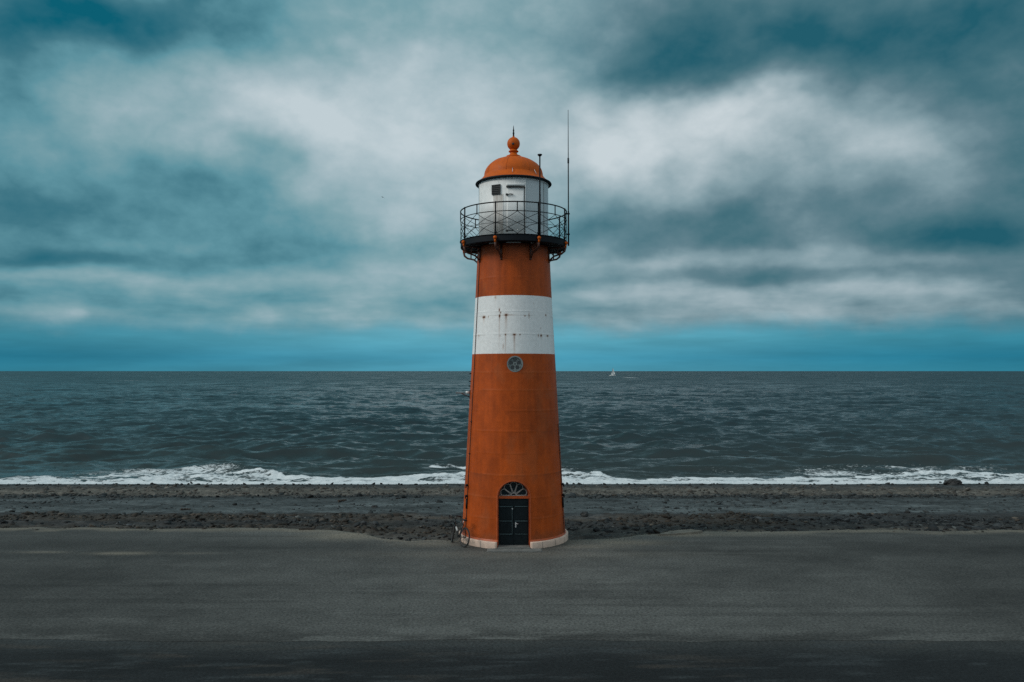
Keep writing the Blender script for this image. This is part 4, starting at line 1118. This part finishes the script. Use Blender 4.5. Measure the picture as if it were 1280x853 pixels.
# ------------------------------------------------------------------ bicycle leaning on the tower
def build_bicycle():
    # rear wheel nearer the camera, front wheel further off; bicycle built along +x, upright, then turned and leaned
    rear = Vector((-1.77, 29.35)); front = Vector((-2.30, 30.18))
    heading = math.atan2(front.y - rear.y, front.x - rear.x)
    root = thing('bicycle', 'black bicycle with drop handlebar leaning against the base of the tower', 'bicycle', (rear.x, rear.y, 0.0), (R(9), 0, heading))
    root.rotation_mode = 'XYZ'
    WB = 1.0; wr = 0.335
    def wheel(name, cx, turn):
        rim = MB().tube([(0.0 + (wr - 0.03) * math.cos(2 * PI * k / 40), 0, (wr - 0.03) * math.sin(2 * PI * k / 40)) for k in range(40)], 0.012, 8, True)
        w = rim.build(name, M_rim, root, (cx, 0, wr + 0.014)); w.rotation_euler = (0, 0, turn)
        MB().tube([(wr * math.cos(2 * PI * k / 48), 0, wr * math.sin(2 * PI * k / 48)) for k in range(48)], 0.024, 8, True).build('tyre', M_rubber, w)
        sp = MB()
        for k in range(20):
            a = 2 * PI * k / 20; s = 0.025 * (1 if k % 2 else -1)
            sp.tube([(0.02 * math.cos(a + .5), s, 0.02 * math.sin(a + .5)), ((wr - 0.035) * math.cos(a), 0, (wr - 0.035) * math.sin(a))], 0.0022, 4)
        sp.tube([(0, -0.05, 0), (0, 0.05, 0)], 0.02, 10)
        sp.build('spokes', M_rim, w)
        return w
    TURN = -0.44
    def steer(p):
        c, s_ = math.cos(TURN), math.sin(TURN); dx = p[0] - 0.875
        return (0.875 + dx * c - p[1] * s_, dx * s_ + p[1] * c, p[2])
    wheel('wheel', 0.0, 0.0)
    fw = steer((WB, 0, 0)); wheel('wheel', fw[0], TURN).location.y = fw[1]
    z0 = wr + 0.014
    bb = (0.42, 0, 0.29); st = (0.25, 0, 0.80); ht = (0.84, 0, 0.83); hb = (0.875, 0, 0.70)
    f = MB()
    f.tube([bb, st], 0.021, 10); f.tube([st, ht], 0.021, 10); f.tube([bb, hb], 0.026, 10); f.tube([hb, ht], 0.026, 10)
    for s in (-1, 1):
        f.tube([(0.0, s * 0.055, z0), (bb[0], s * 0.03, bb[2])], 0.010, 8); f.tube([(0.0, s * 0.055, z0), (st[0], s * 0.02, st[2] - 0.02)], 0.009, 8)
    f.build('frame', M_bike, root)
    fk = MB()
    for s in (-1, 1):
        fk.tube([steer(p) for p in (hb, (0.90, s * 0.05, 0.66), (0.955, s * 0.055, 0.48), (WB, s * 0.055, z0))], 0.012, 8)
    fk.build('fork', M_bike, root)
    MB().tube([st, (0.225, 0, 0.92)], 0.014, 8).build('seat_post', M_steel, root)
    sd = MB()
    rows = [(0.08, 0.075, 0.955), (0.13, 0.085, 0.965), (0.20, 0.06, 0.96), (0.28, 0.03, 0.958), (0.35, 0.018, 0.955)]
    vs = []; fs = []
    for x, w, z in rows:
        vs += [(x, -w, z - 0.03), (x, -w * 0.7, z + 0.01), (x, 0, z + 0.018), (x, w * 0.7, z + 0.01), (x, w, z - 0.03), (x, 0, z - 0.04)]
    n = 6
    for i in range(len(rows) - 1):
        for k in range(n): fs.append((i * n + k, i * n + (k + 1) % n, (i + 1) * n + (k + 1) % n, (i + 1) * n + k))
    fs += [tuple(range(n)), tuple(reversed(range((len(rows) - 1) * n, len(rows) * n)))]
    sd.add(vs, fs, True); sd.build('saddle', M_rubber, root)
    hbm = MB().tube([ht, (0.835, 0, 0.97), steer((0.91, 0, 0.99))], 0.017, 8)
    hbm.tube([steer((0.91, -0.21, 0.99)), steer((0.91, 0.21, 0.99))], 0.021, 8)
    for s in (-1, 1):
        hbm.tube([steer(q_) for q_ in ((0.91, s * 0.21, 0.99), (0.97, s * 0.215, 0.985), (1.0, s * 0.22, 0.94), (0.98, s * 0.22, 0.88), (0.90, s * 0.22, 0.86))], 0.022, 8)
    hbm.build('handlebar', M_bike, root)
    c = MB().tube([(0.42, -0.06, 0.29), (0.42, 0.06, 0.29)], 0.02, 10)
    c.tube([(0.42 + 0.095 * math.cos(2 * PI * k / 24), -0.05, 0.29 + 0.095 * math.sin(2 * PI * k / 24)) for k in range(24)], 0.008, 6, True)
    c.tube([(0.42, -0.07, 0.29), (0.47, -0.075, 0.13)], 0.011, 6); c.tube([(0.42, 0.07, 0.29), (0.37, 0.075, 0.45)], 0.011, 6)
    c = c.build('crankset', M_rim, root)
    MB().box((0.47, -0.11, 0.13), (0.09, 0.07, 0.02)).build('pedal', M_rubber, c)
    MB().box((0.37, 0.11, 0.45), (0.09, 0.07, 0.02)).build('pedal', M_rubber, c)
    b = MB().tube([(0.585, 0, 0.48), (0.70, 0, 0.595)], 0.037, 12)
    b.tube([(0.70, 0, 0.595), (0.725, 0, 0.62)], 0.022, 10)
    b.build('water_bottle', M_bikew, root)
build_bicycle()

# ------------------------------------------------------------------ odds and ends on the shore
def at_ground(px, py):
    """ground point seen in a given direction (marched down the slope)"""
    d = direction(px, py)
    for Y in np.arange(20, 70, 0.05):
        x, z = d[0] / d[1] * Y, CAM_H + d[2] / d[1] * Y
        if z <= float(ground_z(np.array(x), np.array(Y))): return x, Y, float(ground_z(np.array(x), np.array(Y)))
    return x, Y, z

def log(name, label, px, py, length, r, ang, cat='driftwood', mat=None, bend=0.06, rise=0.0):
    x, y, z = at_ground(px, py)
    n = 9; path = []; rs = []
    for k in range(n):
        u = k / (n - 1) - 0.5
        path.append((u * length, bend * math.sin((u + 0.5) * PI) + 0.02 * math.sin(k * 2.1), r * 0.8 + rise * (u + 0.5) + 0.012 * math.cos(k * 1.7)))
        rs.append(r * (1.05 - 0.5 * (u + 0.5) + 0.10 * math.sin(k * 2.9)))
    mb = MB().tube(path, rs, 9)
    k = n // 2 + 1
    p = np.array(path[k]); mb.tube([p, p + np.array((0.12 * length * 0.5, 0.05, r * 1.4))], [r * 0.5, r * 0.25], 7)   # broken side branch
    o = mb.build(name, mat or M_wood)
    o.location = (x, y, z); o.rotation_euler = (0, 0, ang)
    return tag(o, label, cat)
log('driftwood_log', 'dark driftwood log lying alone on the grey slope left of the lighthouse', 232, 638, 0.50, 0.055, 0.12)
log('driftwood_log', 'thin dark driftwood branch on the brown shingle near the surf', 306, 618, 0.68, 0.06, 0.05, rise=0.02)
log('driftwood_log', 'short dark driftwood stump on the grey slope closest to the surf foam', 428, 628, 0.48, 0.075, 0.2, rise=0.06)

def plank(px, py):
    x, y, z = at_ground(px, py)
    mb = MB()
    poly = [(-0.31, -0.05), (-0.30, 0.045), (0.28, 0.05), (0.315, 0.01), (0.30, -0.05)]
    n = len(poly)
    vs = [(a, b, 0.0) for a, b in poly] + [(a, b, 0.055) for a, b in poly]
    fs = [tuple(reversed(range(n))), tuple(range(n, 2 * n))] + [(i, (i + 1) % n, (i + 1) % n + n, i + n) for i in range(n)]
    mb.add(vs, fs)
    o = mb.build('wooden_plank', M_wood); o.location = (x, y, 0.012); o.rotation_euler = (0, 0, 0.06)
    tag(o, 'short dark wooden plank lying on the sandy asphalt edge', 'plank')
plank(383.5, 664.5)

def rock(name, label, x, y, z, sx, sy, sz, seed, mat, cat='rock', mesh_n=3):
    bm = bmesh.new(); bmesh.ops.create_icosphere(bm, subdivisions=mesh_n, radius=1)
    for v in bm.verts:
        p = np.array(v.co)
        k = 1 + 0.55 * (float(fbm(p[0] * 1.6 + seed, p[1] * 1.6 + p[2] * 1.3, seed, 3)) - 0.5) + 0.25 * (float(fbm(p[0] * 4 + seed, p[2] * 4 + p[1] * 3, seed + 9, 2)) - 0.5)
        p = np.sign(p) * np.abs(p) ** 0.8 * k
        v.co = (p[0] * sx, p[1] * sy, p[2] * sz)
    me = bpy.data.meshes.new(name); bm.to_mesh(me); bm.free(); me.materials.append(mat)
    o = bpy.data.objects.new(name, me); COL.objects.link(o); o.location = (x, y, z)
    return tag(o, label, cat)
rock('boulder', 'large black wet boulder sitting in the edge of the surf on the right', 36.1, 66.0, -2.84, 0.68, 0.54, 0.38, 3, M_rock, 'boulder', 4)
x, y, z = at_ground(730.5, 645.5); rock('beach_rock', 'single dark rock on the smooth grey slope just right of the lighthouse', x, y, z + 0.08, 0.19, 0.17, 0.15, 5, M_rock)
x, y, z = at_ground(468.5, 636); rock('beach_rock', 'small dark rock on the grey slope between the lighthouse and the driftwood', x, y, z + 0.06, 0.16, 0.15, 0.13, 8, M_rock)
x, y, z = at_ground(1134, 641.5); rock('beach_rock', 'small dark rock at the pale line on the far right beach', x, y, z + 0.05, 0.12, 0.12, 0.11, 12, M_rock)

def slab():
    mb = MB()
    poly = [(-0.95, -0.42), (-0.25, -0.28), (0.75, 0.02), (0.98, 0.24), (0.55, 0.44), (0.0, 0.38), (-0.5, 0.12)]
    n = len(poly)
    vs = [(a, b, -0.1) for a, b in poly] + [(a * 0.97, b * 0.97, 0.075 + 0.02 * math.sin(a * 3)) for a, b in poly]
    fs = [tuple(reversed(range(n))), tuple(range(n, 2 * n))] + [(i, (i + 1) % n, (i + 1) % n + n, i + n) for i in range(n)]
    mb.add(vs, fs)
    o = mb.build('broken_slab', M_slab); o.location = (6.6, 31.75, 0.0)
    tag(o, 'pale broken concrete slab at the asphalt edge right of the lighthouse', 'slab')
slab()

# ------------------------------------------------------------------ sailing boat far out
def build_boat():
    Y = 1560.0; x = (765.7 - 640) / 1000 * Y
    root = thing('sailboat', 'small white sailing boat far out on the sea near the horizon', 'sailboat', (x, Y, SEA), (0, R(-3), 0))
    secs = []
    for u in np.linspace(-1, 1, 15):
        w = 1.75 * (1 - max(u * -1, 0) ** 2.4) ** 0.6 if u < 0 else 1.75 * (1 - 0.25 * u * u)
        w = max(w, 0.05); sh = 1.25 + 0.35 * max(-u, 0) ** 1.5
        secs.append((u * 6.3, w, sh))
    vs = []; fs = []; n = 7
    for xx, w, sh in secs:
        vs += [(xx, -w, sh), (xx, -w * 0.92, 0.5), (xx, -w * 0.6, -0.2), (xx, 0, -0.45), (xx, w * 0.6, -0.2), (xx, w * 0.92, 0.5), (xx, w, sh)]
    for i in range(len(secs) - 1):
        for k in range(n): fs.append((i * n + k, i * n + (k + 1) % n, (i + 1) * n + (k + 1) % n, (i + 1) * n + k))
    fs += [tuple(range(n)), tuple(reversed(range((len(secs) - 1) * n, len(secs) * n)))]
    MB().add(vs, fs, False).build('hull', M_sail, root)
    MB().prism([(-1.0, 1.2), (-0.6, 1.9), (2.0, 1.9), (2.3, 1.2)], -0.9, 0.9).build('cabin', M_sail, root)
    MB().tube([(0.9, 0, 1.0), (0.9, 0, 16.3)], 0.11, 8).tube([(0.9, 0, 2.6), (5.2, 0.5, 2.5)], 0.09, 8).build('mast', M_rim, root)
    def sail(p0, p1, p2, belly, name):
        vs = []; fs = []; n = 8
        P = [np.array(p, float) for p in (p0, p1, p2)]
        for side in (0, 1):
            for i in range(n + 1):
                for j in range(n + 1):
                    u = i / n; v = j / n
                    a = P[0] * (1 - v) + P[1] * v; b = P[2]
                    q = a * (1 - u) + b * u
                    q = q + np.array((0, belly * math.sin(PI * v) * math.sin(PI * min(u * 1.1, 1)) + 0.04 * side, 0))
                    vs.append(q)
        m_ = (n + 1)
        for side in (0, 1):
            o = side * m_ * m_
            for i in range(n):
                for j in range(n):
                    f = (o + i * m_ + j, o + i * m_ + j + 1, o + (i + 1) * m_ + j + 1, o + (i + 1) * m_ + j)
                    fs.append(f if side else f[::-1])
        MB().add(vs, fs, True).build(name, M_sail, root)
    sail((1.2, 0, 2.8), (5.1, 0.5, 2.7), (1.1, 0, 15.8), 0.7, 'mainsail')
    sail((-3.4, 0, 1.7), (0.5, 0.9, 2.0), (0.75, 0, 13.6), 0.8, 'jib')
build_boat()

# ------------------------------------------------------------------ gull
def build_gull():
    d = direction(478.2, 246.8); L = 210.0
    me = bpy.data.meshes.new('seabird')
    pts = [(0, 0.0, 0.0), (0, 0.22, 0.02), (0, -0.24, 0.0), (0, -0.32, 0.01),        # body, head, tail
           (0.22, 0.06, 0.10), (0.48, -0.02, 0.06), (0.70, -0.14, -0.01),
           (-0.22, 0.06, 0.10), (-0.48, -0.02, 0.06), (-0.70, -0.14, -0.01)]
    ed = [(0, 1), (0, 2), (2, 3), (0, 4), (4, 5), (5, 6), (0, 7), (7, 8), (8, 9)]
    rad = [(.085, .085), (.06, .06), (.045, .045), (.03, .05), (.05, .03), (.04, .02), (.012, .01), (.05, .03), (.04, .02), (.012, .01)]
    me.from_pydata(pts, ed, [])
    o = bpy.data.objects.new('seabird', me); COL.objects.link(o)
    sk = o.modifiers.new('skin', 'SKIN')
    for v, r in zip(me.skin_vertices[0].data if me.skin_vertices else [], rad): v.radius = r
    if not me.skin_vertices:
        bm = bmesh.new(); bm.from_mesh(me); lay = bm.verts.layers.skin.verify()
        for v, r in zip(bm.verts, rad): v[lay].radius = r
        bm.verts.ensure_lookup_table(); bm.verts[0][lay].use_root = True
        bm.to_mesh(me); bm.free()
    ss = o.modifiers.new('sub', 'SUBSURF'); ss.levels = 1; ss.render_levels = 1
    me.materials.append(M_gull)
    o.location = (d[0] * L, d[1] * L, CAM_H + d[2] * L); o.rotation_euler = (R(4), R(8), R(60))
    tag(o, 'tiny grey seabird gliding under the clouds left of the lighthouse', 'bird')
build_gull()

# ------------------------------------------------------------------ render settings
scene.render.engine = 'CYCLES'
scene.cycles.use_denoising = False
scene.cycles.max_bounces = 6
vs = scene.view_settings
scene.display_settings.display_device = 'sRGB'
vs.view_transform = 'Standard'; vs.look = 'None'; vs.exposure = 0.0; vs.gamma = 1.0; vs.use_curve_mapping = False
